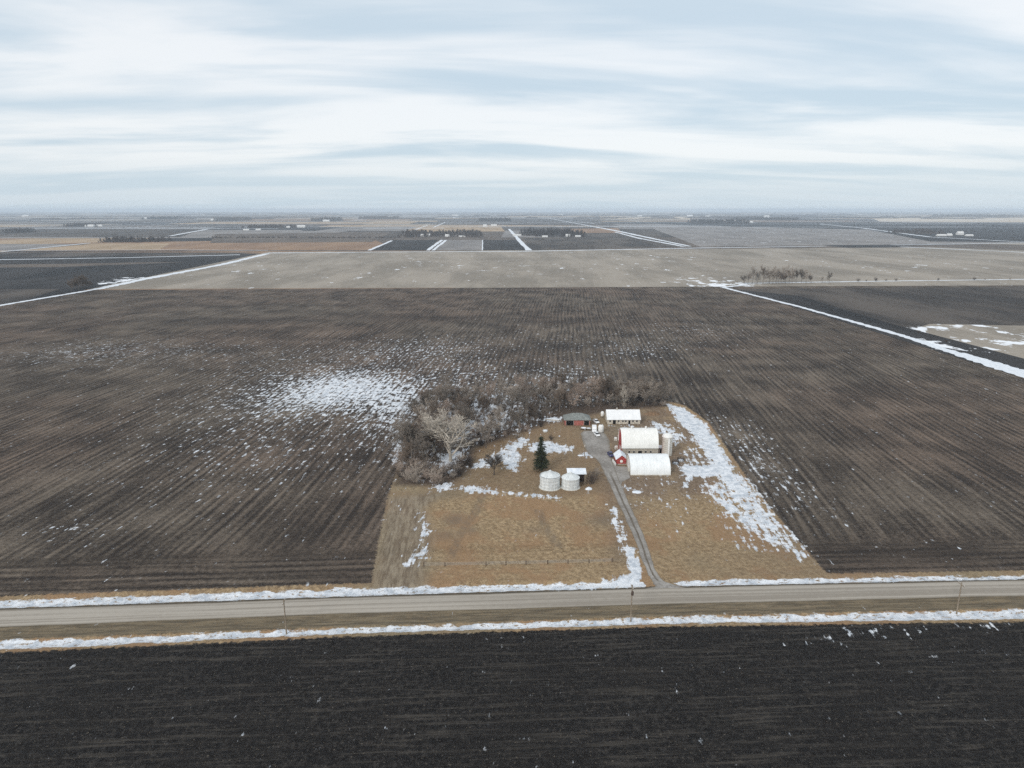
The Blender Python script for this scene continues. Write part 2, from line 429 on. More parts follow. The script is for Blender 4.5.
# farm interior: wipe field flecks, then add the drifts
inside = np.clip(0.5+g/3.0, 0, 1)*(y_ > ns0)
A['snow'] = A['snow']*(1-inside*0.85)
snow_poly([(668,404),(684,408),(706,424),(724,452),(742,480),(752,496),(738,498),(720,478),(708,456),(694,436),(676,420)], 0.88, 4)
snow_poly([(690,436),(706,432),(722,455),(742,482),(735,486),(716,470)], 0.78, 5)
snow_poly([(683,448),(700,446),(716,470),(690,476),(676,470)], 0.42, 5)
snow_poly([(678,466),(722,464),(736,474),(700,478),(694,476),(688,487),(684,487),(686,476)], 0.85, 3.0)
snow_poly([(700,484),(744,474),(768,500),(790,530),(812,556),(800,562),(770,546),(730,522),(708,500)], 0.58, 8)
snow_poly([(745,476),(754,478),(790,530),(822,566),(806,560),(780,540)], 0.50, 5)
snow_poly([(712,520),(740,526),(790,556),(760,556),(730,545)], 0.34, 7)
snow_poly([(608,504),(618,508),(628,545),(636,566),(641,582),(628,587),(560,590),(600,580),(628,572),(618,545),(610,522)], 0.55, 3)
snow_poly([(624,545),(634,548),(641,570),(640,585),(622,586),(600,586),(630,572)], 0.92, 2)
snow_poly([(418,512),(424,508),(432,530),(428,560),(418,570),(398,566),(408,556),(416,545)], 0.47, 5)
snow_poly([(395,500),(402,505),(404,530),(400,530)], 0.34, 5)
for p, s_ in [([(468,467),(490,457),(500,450),(522,437),(528,440),(520,452),(524,460),(516,472),(505,470),(500,462),(484,468)], 0.80),
          ([(452,487),(470,485),(500,490),(540,494),(560,497),(558,500),(500,494),(470,493)], 0.85),
          ([(432,485),(450,484),(452,490),(438,491)], 0.85),
          ([(528,444),(545,441),(572,446),(572,452),(545,454),(530,451)], 0.85),
          ([(578,452),(592,452),(594,457),(580,457)], 0.80),
          ([(590,486),(598,488),(596,494),(588,494)], 0.5),
          ([(618,484),(640,486),(642,496),(630,498),(620,492)], 0.45),
          ([(544,418),(562,417),(562,422),(548,421)], 0.75),
          ([(650,421),(672,424),(690,440),(676,446),(660,434),(648,430)], 0.66),
          ([(600,425),(640,424),(650,429),(620,430)], 0.40),
          ([(440,455),(466,450),(462,462),(444,466)], 0.55),
          ([(395,430),(404,436),(402,470),(392,462)], 0.6),
          ([(640,462),(690,455),(700,500),(670,520),(620,510)], 0.24),
          ([(636,515),(690,510),(700,540),(650,540)], 0.16)]:
    snow_poly(p, s_*0.82, 5.0)
# wet / dark patches
for b in [(230,322,70,3,0.7),(420,318,90,3,0.7),(560,322,60,2.5,0.8),(540,348,50,5,0.8),(100,292,60,2,0.8),(560,372,60,10,0.35),(300,560,90,14,0.55),(900,555,160,14,0.75),
          (860,570,160,8,0.5),(800,540,50,30,0.5),(300,540,60,30,0.5),(330,575,60,8,0.6),(30,400,60,8,0.35),(590,345,40,5,0.4),(700,305,30,3,0.4),(800,330,60,4,0.4),
          (455,520,12,7,0.8),(445,535,16,6,0.6),(605,520,20,8,0.75),(536,530,10,4,0.5),(470,530,9,5,0.6),(640,470,50,30,0.35),(690,470,40,20,0.5),(640,435,40,10,0.5),
          (440,495,40,5,0.5),(400,565,16,12,0.5),(620,555,14,12,0.5),(790,580,60,5,0.5)]:
    blob('wet', *b)
grove = np.clip(0.5+sdf(P2, wp([(395,485),(448,486),(470,470),(476,448),(500,440),(545,424),(605,412),(668,406),(670,396),(600,392),(430,390),(400,440)]))/5, 0, 1)
A['litter'] = grove*0.92; A['wet'] = np.maximum(A['wet'], grove*0.5)
for b in [(440,440,40,30,0.30),(500,420,60,18,0.34),(580,402,60,8,0.14),(480,400,60,12,0.36),(440,470,30,12,0.25),(480,425,40,10,0.25),(640,402,40,5,0.12)]: blob_add(*b)
# headland passes: along the road and round the farm
A['head'] = np.clip((ns0+21-y_)/5, 0, 1)
A['lawn'] = np.clip(0.5+sdf(P2, wp([(440,478),(470,462),(520,430),(560,418),(600,412),(606,470),(616,492),(560,498),(500,490),(440,492)]))/4, 0, 1)
A['stubble'] = np.clip(0.5+sdf(P2, wp([(371,602),(388,498),(440,494),(425,510),(432,540),(424,572),(420,602)]))/4, 0, 1)
A['lip'] = np.clip(1.3-np.abs(y_-(rn+0.55))/0.8, 0, 1)
A['dull'] = np.clip(0.5+sdf(P2, wp([(592,440),(612,412),(660,405),(700,430),(722,470),(700,500),(640,500),(622,560),(612,520),(600,470)]))/8, 0, 1)
# pale wheel tracks in the pasture and the mown line by the fence: thin stubble strokes
def stroke(pts, w, s):
    q = wp(pts); d = np.full(N, 1e9)
    for a, b in zip(q[:-1], q[1:]):
        a = np.array(a); b = np.array(b); e = b-a; ww = P2-a; tt = np.clip((ww@e)/(e@e), 0, 1)[:, None]; bb = ww-e*tt
        d = np.minimum(d, np.sqrt((bb*bb).sum(1)))
    return np.clip(1.4-d/w, 0, 1)*s
A['stubble'] = np.maximum(A['stubble'], stroke([(424,564.6),(500,562.5),(622,560)], 0.45, 0.6))
for pts in ([(485,494),(478,512),(462,534),(454,556)], [(481,494),(473,512),(458,534),(450,554)], [(540,510),(548,528),(562,548)], [(536,510),(545,530),(556,546)]):
    A['wet'] = np.maximum(A['wet'], stroke(pts, 0.6, 0.6))
zz = np.zeros(N)
dit = lambda lo, hi: np.clip(np.minimum(y_-lo+0.6, hi-y_+0.6)/2.2, 0, 1)
zz -= 0.55*dit(ns1, ns0)*(1-drive_gap) + 0.6*dit(ss1, ss0)
zz -= 0.25*np.clip(np.minimum(y_-ss0, rs-0.8-y_)/1.5, 0, 1)
nx, ny = len(XS), len(YS)
me = bpy.data.meshes.new('ground_near')
me.vertices.add(N); me.vertices.foreach_set('co', np.stack([x_, y_, zz], 1).ravel())
ii, jj = np.meshgrid(np.arange(nx-1), np.arange(ny-1)); base = (jj*nx+ii).ravel()
fa = np.stack([base, base+1, base+nx+1, base+nx], 1).astype(np.int32)
me.loops.add(fa.size); me.loops.foreach_set('vertex_index', fa.ravel())
me.polygons.add(len(fa)); me.polygons.foreach_set('loop_start', np.arange(0, fa.size, 4, dtype=np.int32))
me.update(calc_edges=True)
me.polygons.foreach_set('use_smooth', np.ones(len(fa), bool))
for k, v in A.items():
    at = me.attributes.new(k, 'FLOAT', 'POINT'); at.data.foreach_set('value', v.astype(np.float32))
me.materials.append(near_ground_mat())
gn = bpy.data.objects.new('tilled_field', me); COL.objects.link(gn); struct(gn)

# ------------------------------------------------------------------ gravel road and farm lane
xs = np.concatenate([np.arange(-2200, -200, 25), np.arange(-200, 200, 2), np.arange(200, 2201, 25)])
mb = MB(); mb.uv = []
rng = np.random.RandomState(3)
ja = np.convolve(rng.randn(len(xs)+8), np.ones(9)/9, 'valid')*0.25; jb = np.convolve(rng.randn(len(xs)+8), np.ones(9)/9, 'valid')*0.25
rows = 8
for q, X in enumerate(xs):
    a = float(L_rs(X))+ja[q]; b = float(L_rn(X))+jb[q]
    for r in range(rows+1):
        w = r/rows; mb.v.append((X, a+(b-a)*w, 0.03+0.12*math.sin(PI*w))); mb.uv.append((X, w))
for q in range(len(xs)-1):
    for r in range(rows):
        a = q*(rows+1)+r; mb.f.append((a, a+rows+1, a+rows+2, a+1))
struct(mb.build('road', road_mat(), smooth=True))

lane_L = [(640,590),(655,586.8),(653,582),(646,570),(633,536),(617,500),(607,479),(598.5,462),(587,451),(581,435),(584,431)]
lane_R = [(690,588.4),(683,587.2),(666,582),(655.6,570),(645,539),(629,503),(621,484),(614,466),(611,455),(609,440),(602,430)]
mb = MB(); mb.uv = []
def resample(pts, n):
    p = [Vector((*G(a, b), 0)) for a, b in pts]; out = []
    for i in range(len(p)-1):
        for k in range(n):
            t_ = k/n
            p0 = p[max(i-1, 0)]; p1 = p[i]; p2 = p[i+1]; p3 = p[min(i+2, len(p)-1)]
            if i in (0, 1): out.append(p1.lerp(p2, t_)); continue
            out.append(0.5*((2*p1)+(p2-p0)*t_+(2*p0-5*p1+4*p2-p3)*t_*t_+(3*p1-p0-3*p2+p3)*t_**3))
    out.append(p[-1]); return out
LL = resample(lane_L, 8); RR = resample(lane_R, 8)
mm = len(LL)
for i in range(mm):
    s_ = i/(mm-1)
    jl = random.uniform(-.2, .2); jr = random.uniform(-.2, .2)
    for r in range(9):
        w = r/8; p = LL[i].lerp(RR[i], w); 
        p = p + (RR[i]-LL[i]).normalized()*((1-w)*jl+w*jr)
        mb.v.append((p.x, p.y, 0.035 if i > 9 else 0.025)); mb.uv.append(((i-14)/40.0, w))
for i in range(mm-1):
    for r in range(8):
        a = i*9+r; mb.f.append((a, a+1, a+10, a+9))
M_DRIVE = drive_mat()
struct(mb.build('driveway', M_DRIVE, smooth=True))
mb = MB(); mb.uv = []
pts = wp([(607,452),(616,466),(629,467),(630,478),(622,482),(621,486),(612,474)])
for p in pts: mb.v.append((p[0], p[1], 0.031)); mb.uv.append((2.0, 0.5))
mb.f.append(tuple(range(len(pts)))); struct(fix_normals(mb.build('path', M_DRIVE)))

# ------------------------------------------------------------------ distant land
def sheet(name, pts, z, m, snow=None, nu=1, nv=1):
    """quad given by 4 image corners (SW, SE, NE, NW), laid on the ground"""
    p = [Vector((*G(a, b), z)) for a, b in pts]
    mb = MB()
    for j in range(nv+1):
        for i in range(nu+1):
            s_, t_ = i/nu, j/nv
            q = (p[0].lerp(p[1], s_)).lerp(p[3].lerp(p[2], s_), t_); mb.v.append(tuple(q))
    for j in range(nv):
        for i in range(nu):
            a = j*(nu+1)+i; mb.f.append((a, a+1, a+nu+2, a+nu+1))
    o = mb.build(name, m); struct(o)
    at = o.data.attributes.new('snow', 'FLOAT', 'POINT')
    if snow:
        for i, q in enumerate(mb.v): at.data[i].value = snow(q[0], q[1])
    return o
def gauss(px, py, rx, ry, s):
    cx, cy = G(px, py); ex = abs(G(px+rx, py)[0]-cx); ey = abs(G(px, py-ry)[1]-G(px, py+ry)[1])/2
    return lambda X, Y: s*math.exp(-((X-cx)/ex)**2-((Y-cy)/ey)**2)
def ribbon(mb, pts, width, z, n=14, jag=0.3):
    """width in metres, given at each vertex or constant; horizontal in world"""
    p = [Vector((*G(a, b), z)) for a, b in pts]
    ws = width if isinstance(width, (list, tuple)) else [width]*len(p)
    start = len(mb.v); cnt = 0
    for i in range(len(p)-1):
        d = (p[i+1]-p[i]).normalized(); nn = Vector((-d.y, d.x, 0))
        last = i == len(p)-2
        for k in range(n+(1 if last else 0)):
            t_ = k/n; c = p[i].lerp(p[i+1], t_); w = (ws[i]*(1-t_)+ws[i+1]*t_)/2
            mb.v.append(tuple(c+nn*w*(1+random.uniform(-jag, jag)))); mb.v.append(tuple(c-nn*w*(1+random.uniform(-jag, jag)))); cnt += 1
    for k in range(cnt-1):
        a = start+2*k; mb.f.append((a, a+1, a+3, a+2))

TAN = far_field_mat('stubble_tan', (0.215, 0.190, 0.158), (0.330, 0.292, 0.245), 0.17)
GREY = far_field_mat('stubble_grey', (0.175, 0.165, 0.160), (0.255, 0.240, 0.230), 0.15)
BROWN = far_field_mat('tilled_brown', (0.085, 0.070, 0.060), (0.140, 0.115, 0.095), 0.0)
BLACK = far_field_mat('tilled_black', (0.018, 0.018, 0.019), (0.042, 0.040, 0.040), 0.0)
DARK = far_field_mat('tilled_dark', (0.038, 0.034, 0.032), (0.105, 0.090, 0.078), 0.0)
GOLD = far_field_mat('stubble_gold', (0.30, 0.22, 0.14), (0.40, 0.30, 0.20), 0.0)
RUST = far_field_mat('grass_rust', (0.22, 0.14, 0.09), (0.29, 0.19, 0.12), 0.0)
PALE = far_field_mat('stubble_pale', (0.48, 0.40, 0.30), (0.58, 0.50, 0.40), 0.0)
mats = [TAN, GREY, BROWN, BLACK, DARK, GOLD, RUST]

# base: one sheet of quarter-section fields out to the horizon, every cell its own colour
mb = MB(); fm = []
ycuts = [Y_N]; 
y = G(512, 250.5)[1]; ycuts.append(y)
rr = random.Random(11)
while y < 31000:
    y += rr.choice([270, 400, 400, 800]) * (1.0 if y < 9000 else 1.8); ycuts.append(y)
for j in range(len(ycuts)-1):
    x = -31000 - rr.uniform(0, 400)
    prev = None
    while x < 31000:
        wdt = rr.choice([400, 800, 800, 1600])*(1 if abs(x) < 9000 else 2)
        c = rr.choices(range(7), weights=[18, 18, 18, 15, 20, 11, 8])[0]
        n = len(mb.v); mb.v += [(x, ycuts[j], -0.02), (x+wdt, ycuts[j], -0.02), (x+wdt, ycuts[j+1], -0.02), (x, ycuts[j+1], -0.02)]
        mb.f.append((n, n+1, n+2, n+3)); fm.append(c); x += wdt
far = mb.build('far_fields', mats); far.data.polygons.foreach_set('material_index', fm); struct(far)
at = far.data.attributes.new('snow', 'FLOAT', 'POINT')
mb = MB(); mb.quad((-31500, -12000, -0.8), (31500, -12000, -0.8), (31500, 31500, -0.8), (-31500, 31500, -0.8))
o = mb.build('ground', BROWN); struct(o); o.data.attributes.new('snow', 'FLOAT', 'POINT')

# west edge line of the section and east field strip, in image terms
sheet('field', [(-260,357),(76,291.5),(268,253.5),(-260,253.5)], 0.03, BLACK, gauss(130,280,30,5,0.75), 30, 30)
sheet('field', [(-260,340),(20,302),(60,289),(-200,289)], 0.05, DARK)
sheet('field', [(-260,270),(60,267),(190,262),(-260,262)], 0.06, BROWN)
sheet('field', [(-260,265.5),(60,264),(180,261.5),(-260,261)], 0.08, BLACK)
sheet('field', [(-260,259),(180,256),(260,252.6),(-260,251.5)], 0.07, DARK)
sheet('field', [(-100,251),(400,250),(372,239),(60,243)], 0.07, RUST)
sheet('field', [(20,250.6),(160,249.5),(170,243.5),(90,243.5)], 0.09, GOLD)
sheet('field', [(-300,250.6),(20,250.4),(90,244),(-300,244)], 0.09, GREY)
sheet('field', [(-300,238),(330,238),(300,230),(-300,230)], 0.07, GREY)
sheet('field', [(-300,237),(180,237),(210,227),(-300,227)], 0.09, DARK)
sheet('field', [(210,243),(372,242),(392,232),(215,234)], 0.08, BROWN)
# the pale stubble half-mile beyond the tilled field
def sn_tan(X, Y):
    return max(gauss(715,283,40,8,0.52)(X, Y), gauss(640,262,80,10,0.12)(X, Y), gauss(250,268,40,6,0.22)(X, Y), gauss(500,270,200,12,0.10)(X, Y), gauss(650,258,30,3,0.22)(X, Y), gauss(900,262,120,8,0.08)(X, Y))
sheet('field', [(88,289.2),(1500,283.5),(1500,243),(268,252.2)], 0.05, TAN, sn_tan, 60, 24)
sheet('field', [(700,246.6),(1500,238),(1250,224),(640,224)], 0.07, GREY, lambda X, Y: 0.12, 4, 4)
sheet('field', [(896,246),(1100,253),(1400,252),(980,244)], 0.11, BROWN)
sheet('field', [(930,241.5),(1500,246),(1500,226),(860,228)], 0.13, BLACK)
sheet('field', [(860,228.6),(1500,229),(1300,222),(700,223.5)], 0.15, BLACK)
sheet('field', [(690,225.5),(860,229.5),(1000,223),(640,223)], 0.14, BLACK)
sheet('field', [(880,221.6),(1500,224.5),(1400,218.5),(870,217.6)], 0.17, PALE)
# centre blocks beyond the mile road
sheet('field', [(369,250.2),(427,250.2),(438,240),(392,240)], 0.12, BLACK)
sheet('field', [(433,250.2),(482,250.2),(482.5,240),(446,240)], 0.12, GREY)
sheet('field', [(482.6,250.2),(526,250.2),(517,240),(483,240)], 0.12, BLACK)
sheet('field', [(530,250.2),(690,246.4),(616,233),(524,238.5)], 0.12, DARK)
sheet('field', [(392,239),(500,239),(505,231),(410,232)], 0.10, BROWN)
sheet('field', [(410,232),(505,231.4),(500,225.4),(425,225.4)], 0.14, GOLD)
sheet('field', [(582,233),(622,233),(618,228),(560,229)], 0.14, RUST)
sheet('field', [(622,229),(720,228.5),(690,224),(600,224)], 0.10, GREY)
sheet('field', [(600,219.2),(690,219.6),(690,217),(600,216.8)], 0.22, PALE)
sheet('field', [(430,224.5),(620,226),(600,221),(440,220)], 0.13, DARK)
# right neighbour field with the melting corner
sheet('field', [(735,289.2),(1180,415),(1500,300),(1500,282.5)], 0.07, DARK, gauss(925,336,60,14,0.62), 50, 30)
def sn_c(X, Y): return 0.34
sheet('field', [(738,289.8),(1180,426),(1180,412),(800,296)], 0.10, BLACK, gauss(930,345,50,8,0.5), 40, 8)
sheet('field', [(893,335),(1180,424),(1500,335),(930,324)], 0.09, TAN, lambda X, Y: max(gauss(930,335,60,10,0.42)(X, Y), 0.24), 20, 20)
sheet('field', [(845,322),(1180,420),(1180,400),(870,318)], 0.11, BLACK, gauss(930,345,50,8,0.62), 40, 8)

# drifted snow lines along field edges and gravel roads
mb = MB()
ribbon(mb, [(-160,338),(0,305.5),(95,289.5)], [7,7,7], 0.14, 40)
ribbon(mb, [(95,289.5),(150,278),(220,265),(268,253.6)], [11,15,13,14], 0.14, 30)
ribbon(mb, [(722,287.2),(800,307),(900,335),(1024,376),(1300,465)], [6,5.5,6.5,9.5,10], 0.15, 40)
ribbon(mb, [(960,353),(1024,372),(1200,430)], [5,8,8], 0.16, 30)
ribbon(mb, [(722,287.6),(745,285.0)], 7, 0.17)
ribbon(mb, [(745,283.4),(860,281.5),(1024,279.4),(1500,274)], [8,7,7,7], 0.16, 30)
ribbon(mb, [(268,253.0),(400,252.0),(525,251.3),(700,248.0),(826,246.2)], [16,10,16,18,14], 0.18, 30)
ribbon(mb, [(893,245.0),(1024,243.0),(1400,240)], 14, 0.20)
ribbon(mb, [(900,246.8),(1024,252.4),(1200,259)], [14,14,14], 0.20)
ribbon(mb, [(-200,262.5),(0,259.7),(120,257.8),(240,254.8)], [14,14,13,14], 0.18, 20, 0.2)
ribbon(mb, [(-100,251.2),(160,249.8),(268,250.4)], 7, 0.18)
ribbon(mb, [(369,250.4),(392,240.6)], 9, 0.2); ribbon(mb, [(403,234.4),(428,225)], 8, 0.2)
ribbon(mb, [(427.5,250.4),(442,240)], 9, 0.2); ribbon(mb, [(433,250.4),(446,240)], 8, 0.2)
ribbon(mb, [(482.4,250.4),(482.6,240)], 3, 0.2)
ribbon(mb, [(529,250.4),(509,229)], 13, 0.22)
ribbon(mb, [(690,246.4),(621,231.8),(585,225),(547,218)], [10,24,16,12], 0.24)
ribbon(mb, [(684,246.6),(640,238.5),(615,232)], [12,14,12], 0.24)
ribbon(mb, [(170,236),(208,229)], 16, 0.2); ribbon(mb, [(0,252),(90,243)], 9, 0.2)
ribbon(mb, [(820,224),(862,228),(930,237),(1024,242),(1200,248)], [18,18,16,14,12], 0.22)
ribbon(mb, [(0,226.2),(60,227),(100,226)], 18, 0.2)
rg = random.Random(31)
for i in range(240):
    y = 3600*math.exp(rg.uniform(0, 1.9)); x = rg.uniform(-0.8, 0.8)*y; n = len(mb.v); w_ = rg.uniform(10, 34)*(y/6000)**0.5; L_ = rg.uniform(200, 1800)
    if rg.random() < 0.8: mb.v += [(x, y, .3), (x+L_, y+rg.uniform(-20, 20), .3), (x+L_, y+w_, .3), (x, y+w_, .3)]
    else: mb.v += [(x, y, .3), (x+w_*.7, y, .3), (x+w_*.7, y+L_, .3), (x, y+L_, .3)]
    mb.f.append((n, n+1, n+2, n+3))
M_DSNOW = snow_mat('snow_drift', 0.98)
for nm, o in (('snow_drifts', mb.build('snow_drifts', M_DSNOW)),): struct(o)

# ------------------------------------------------------------------ bare trees
def bark(name, c1, c2):
    m, t = mat(name)
    co = t.new('ShaderNodeTexCoord').outputs['Object']
    n = t.noise(co, 1.5, 3, 0.6, '3D'); r = t.obj_random()
    c = t.mix(t.ss(n, 0.3, 0.7), c1, c2)
    c = t.mul(c, t.ss(r, 0.0, 1.0, 0.62, 1.45))
    t.out(c, 0.9, None, 0.15); return m
B_GREY = bark('bark_grey', (0.195, 0.166, 0.140), (0.32, 0.278, 0.238))
B_RED = bark('bark_russet', (0.200, 0.156, 0.128), (0.32, 0.256, 0.212))
B_PALE = bark('bark_pale', (0.235, 0.210, 0.178), (0.385, 0.350, 0.302))
B_DARK = bark('bark_dark', (0.055, 0.045, 0.040), (0.10, 0.08, 0.07))
B_BROWN = bark('bark_brown', (0.090, 0.070, 0.056), (0.165, 0.130, 0.102))
B_TRUNK = bark('bark_trunk', (0.09, 0.075, 0.065), (0.17, 0.145, 0.125))
B_PINK = bark('bark_pinkish', (0.22, 0.175, 0.145), (0.34, 0.28, 0.235))

def rdir(d, ang, rg):
    d = d.normalized(); a = d.orthogonal().normalized(); a.rotate(Matrix.Rotation(rg.uniform(0, 2*PI), 3, d))
    return (d*math.cos(ang)+a*math.sin(ang)).normalized()
def grow(mb, p, d, L, r, lvl, rg, spec):
    seg = spec['seg'][lvl]; pts = [p]; rad = [r]
    for i in range(seg):
        d = (d + Vector((rg.gauss(0, 1), rg.gauss(0, 1), rg.gauss(0, 1)))*spec['jit'][lvl] + Vector((0, 0, spec['up'][lvl]))).normalized()
        p = p + d*(L/seg); pts.append(p); rad.append(r*(1-0.75*(i+1)/seg))
    sides = 5 if lvl <= 1 else 3
    for i in range(seg): mb.tube(pts[i], pts[i+1], rad[i], rad[i+1], sides)
    if lvl+1 >= len(spec['n']): return
    nc = spec['n'][lvl+1]
    for k in range(nc):
        t_ = spec['t0'][lvl] + (1-spec['t0'][lvl])*(k+rg.random())/nc
        f = t_*seg; i = min(int(f), seg-1); q = pts[i].lerp(pts[i+1], f-i)
        dd = (pts[i+1]-pts[i]).normalized()
        nd = rdir(dd, R(rg.uniform(*spec['ang'][lvl])), rg)
        if nd.z < -0.2: nd.z *= -0.3
        grow(mb, q, nd, L*spec['len'][lvl]*rg.uniform(0.75, 1.2)*(1.1-0.35*t_), max(rad[i]*0.55, spec['rmin']), lvl+1, rg, spec)
SPEC_TREE = dict(seg=[5,4,3,2,2], jit=[.07,.14,.18,.2,.2], up=[.02,.10,.06,.04,.02], n=[1,10,7,6,6], t0=[.24,.15,.15,.15], ang=[(25,60),(25,60),(25,65),(25,70)], len=[.52,.50,.52,.55], rmin=.03)
SPEC_COTTON = dict(seg=[4,5,4,2,2], jit=[.05,.12,.16,.2,.2], up=[.02,.12,.07,.03,.02], n=[1,9,7,6,5], t0=[.10,.10,.15,.15], ang=[(12,50),(25,55),(25,60),(25,70)], len=[1.0,.46,.48,.5], rmin=.026)
SPEC_WIDE = dict(seg=[3,5,4,2,2], jit=[.05,.16,.2,.2,.2], up=[.02,.08,.05,.03,.02], n=[1,8,9,8,7], t0=[.40,.15,.15,.15], ang=[(30,65),(30,60),(25,65),(25,70)], len=[.95,.48,.50,.5], rmin=.03)
def make_tree(mb_trunk, mb_crown, h, rg, spec):
    tl = h*(0.80 if spec is SPEC_TREE else 0.45)
    seg = spec['seg'][0]; p = Vector((0, 0, -0.1)); d = Vector((0, 0, 1)); r = h*0.016; pts = [p]; rad = [r*1.3]
    for i in range(seg):
        d = (d+Vector((rg.gauss(0, 1), rg.gauss(0, 1), 0.2))*spec['jit'][0]).normalized(); p = p+d*(tl/seg); pts.append(p); rad.append(r*(1-(0.8 if spec is SPEC_TREE else 0.4)*(i+1)/seg))
    for i in range(seg): mb_trunk.tube(pts[i], pts[i+1], rad[i], rad[i+1], 7)
    nc = spec['n'][1]
    for k in range(nc):
        t_ = spec['t0'][0] + (1-spec['t0'][0])*(k+rg.random()*0.9)/nc; f = t_*seg; i = min(int(f), seg-1); q = pts[i].lerp(pts[i+1], f-i)
        nd = rdir(Vector((0, 0, 1)), R(rg.uniform(*spec['ang'][0])), rg)
        grow(mb_crown, q, nd, tl*spec['len'][0]*rg.uniform(.8, 1.2)*(1.15-0.45*t_), rad[i]*0.6, 1, rg, spec)
def tree_proto(name, label, h, seed, spec, crown_m, group=None):
    rg = random.Random(seed); a = MB(); b = MB(); make_tree(a, b, h, rg, spec)
    r = thing(name, label, 'tree', (0, 0, 0), 0, group)
    a.build('trunk', B_TRUNK if crown_m is not B_PALE else B_PALE, r); b.build('crown', crown_m, r); return r
SPEC_SHRUB = dict(seg=[1,4,3,2], jit=[0,.16,.2,.2], up=[0,.05,.05,.03], n=[1,16,7,6], t0=[0,.15,.15], ang=[(0,55),(20,55),(25,60)], len=[1,.45,.45], rmin=.026)
def shrub_proto(label, h, seed, m, group=None, n=18):
    rg = random.Random(seed); st = MB(); b = MB()
    for k in range(n):
        a = rg.uniform(0, 2*PI); q = Vector((math.cos(a), math.sin(a), 0))*rg.uniform(0, h*0.18); q.z = -0.05
        nd = rdir(Vector((0, 0, 1)), R(rg.uniform(3, 52)), rg)
        grow(b, q, nd, h*rg.uniform(.55, .95), h*0.009, 1, rg, SPEC_SHRUB)
        st.tube(q, q+nd*h*0.18, h*0.011, h*0.010, 5)
    r = thing('shrub', label, 'shrub', (0, 0, 0), 0, group)
    st.build('stem', B_TRUNK, r); b.build('twigs', m, r); return r

PROTO = {}
def place_proto(key, maker, loc, rz, label, s, group):
    """the first use moves the proto itself, later uses copy it"""
    if key not in PROTO:
        r = maker(); PROTO[key] = r; r.location = loc; r.rotation_euler = (0, 0, rz); r.scale = (s,)*3; r['label'] = label
        if group: r['group'] = group
        elif 'group' in r: del r['group']
        return r
    r = dup(PROTO[key], loc, rz, label, s, group)
    if not group and 'group' in r: del r['group']
    return r
TREES = {}
def bare(kind, v, loc, h, label, group, rg=random):
    cm = {'grey': B_GREY, 'red': B_RED, 'dark': B_BROWN, 'pink': B_PINK}[kind]
    return place_proto((kind, v), lambda: tree_proto('bare_tree', label, 10.0, 100+v*7+len(kind), SPEC_TREE if v % 3 else SPEC_WIDE, cm), (loc[0], loc[1], 0), rg.uniform(0, 6.28), label, h/10.0, group)
def shrub(kind, v, loc, h, label, group):
    cm = {'grey': B_GREY, 'red': B_RED, 'dark': B_DARK, 'pink': B_PINK, 'pale': B_PALE}[kind]
    return place_proto(('s'+kind, v), lambda: shrub_proto(label, 4.0, 300+v*5+len(kind), cm), (loc[0], loc[1], 0), random.uniform(0, 6.28), label, h/4.0, group)

def scatter(poly, mind, maxn, seed):
    rg = random.Random(seed); q = wp(poly); A_ = np.array(q); lo = A_.min(0); hi = A_.max(0); out = []
    for _ in range(maxn*60):
        p = (rg.uniform(lo[0], hi[0]), rg.uniform(lo[1], hi[1]))
        if sdf(np.array([p]), q)[0] < 0: continue
        if all(math.hypot(p[0]-a, p[1]-b) > mind for a, b in out): out.append(p)
        if len(out) >= maxn: break
    return out
ZONES = [
 ([(404,470),(432,472),(452,452),(468,432),(470,412),(440,398),(420,412),(402,445)], 4.4, 42, (8.5,15.5), ['red','grey','grey','dark'],
  'bare brown tree in the thicket at the west end of the grove', 'trees in the thicket west of the yard'),
 ([(466,448),(500,440),(522,432),(545,424),(545,398),(470,396),(462,425)], 5.2, 40, (6.5,14.5), ['grey','dark','grey','red'],
  'bare grey tree in the dense middle of the grove behind the lone conifer', 'trees in the middle of the grove'),
 ([(545,420),(562,411),(606,408),(606,394),(545,394)], 4.6, 28, (7.0,13.0), ['grey','red','dark'],
  'bare tree standing close behind the red garage', 'trees behind the red garage'),
 ([(604,407),(640,406),(664,405),(672,399),(640,395),(606,396)], 4.0, 32, (7.5,11.0), ['grey','grey','dark'],
  'bare grey tree in the row behind the white-roofed livestock shed', 'trees behind the livestock shed'),
 ([(430,398),(600,396),(640,394),(600,386),(440,384)], 8.5, 26, (5.0,8.0), ['red','red','grey'],
  'slender russet sapling on the field side of the grove', 'saplings on the north edge of the grove'),
]
ti = 0
for zi, (poly, md, mx, (h0, h1), kinds, lab, grp) in enumerate(ZONES):
    for p in scatter(poly, md, mx, 40+zi):
        bare(kinds[ti % len(kinds)], ti % 5, p, random.uniform(h0, h1), lab, grp); ti += 1
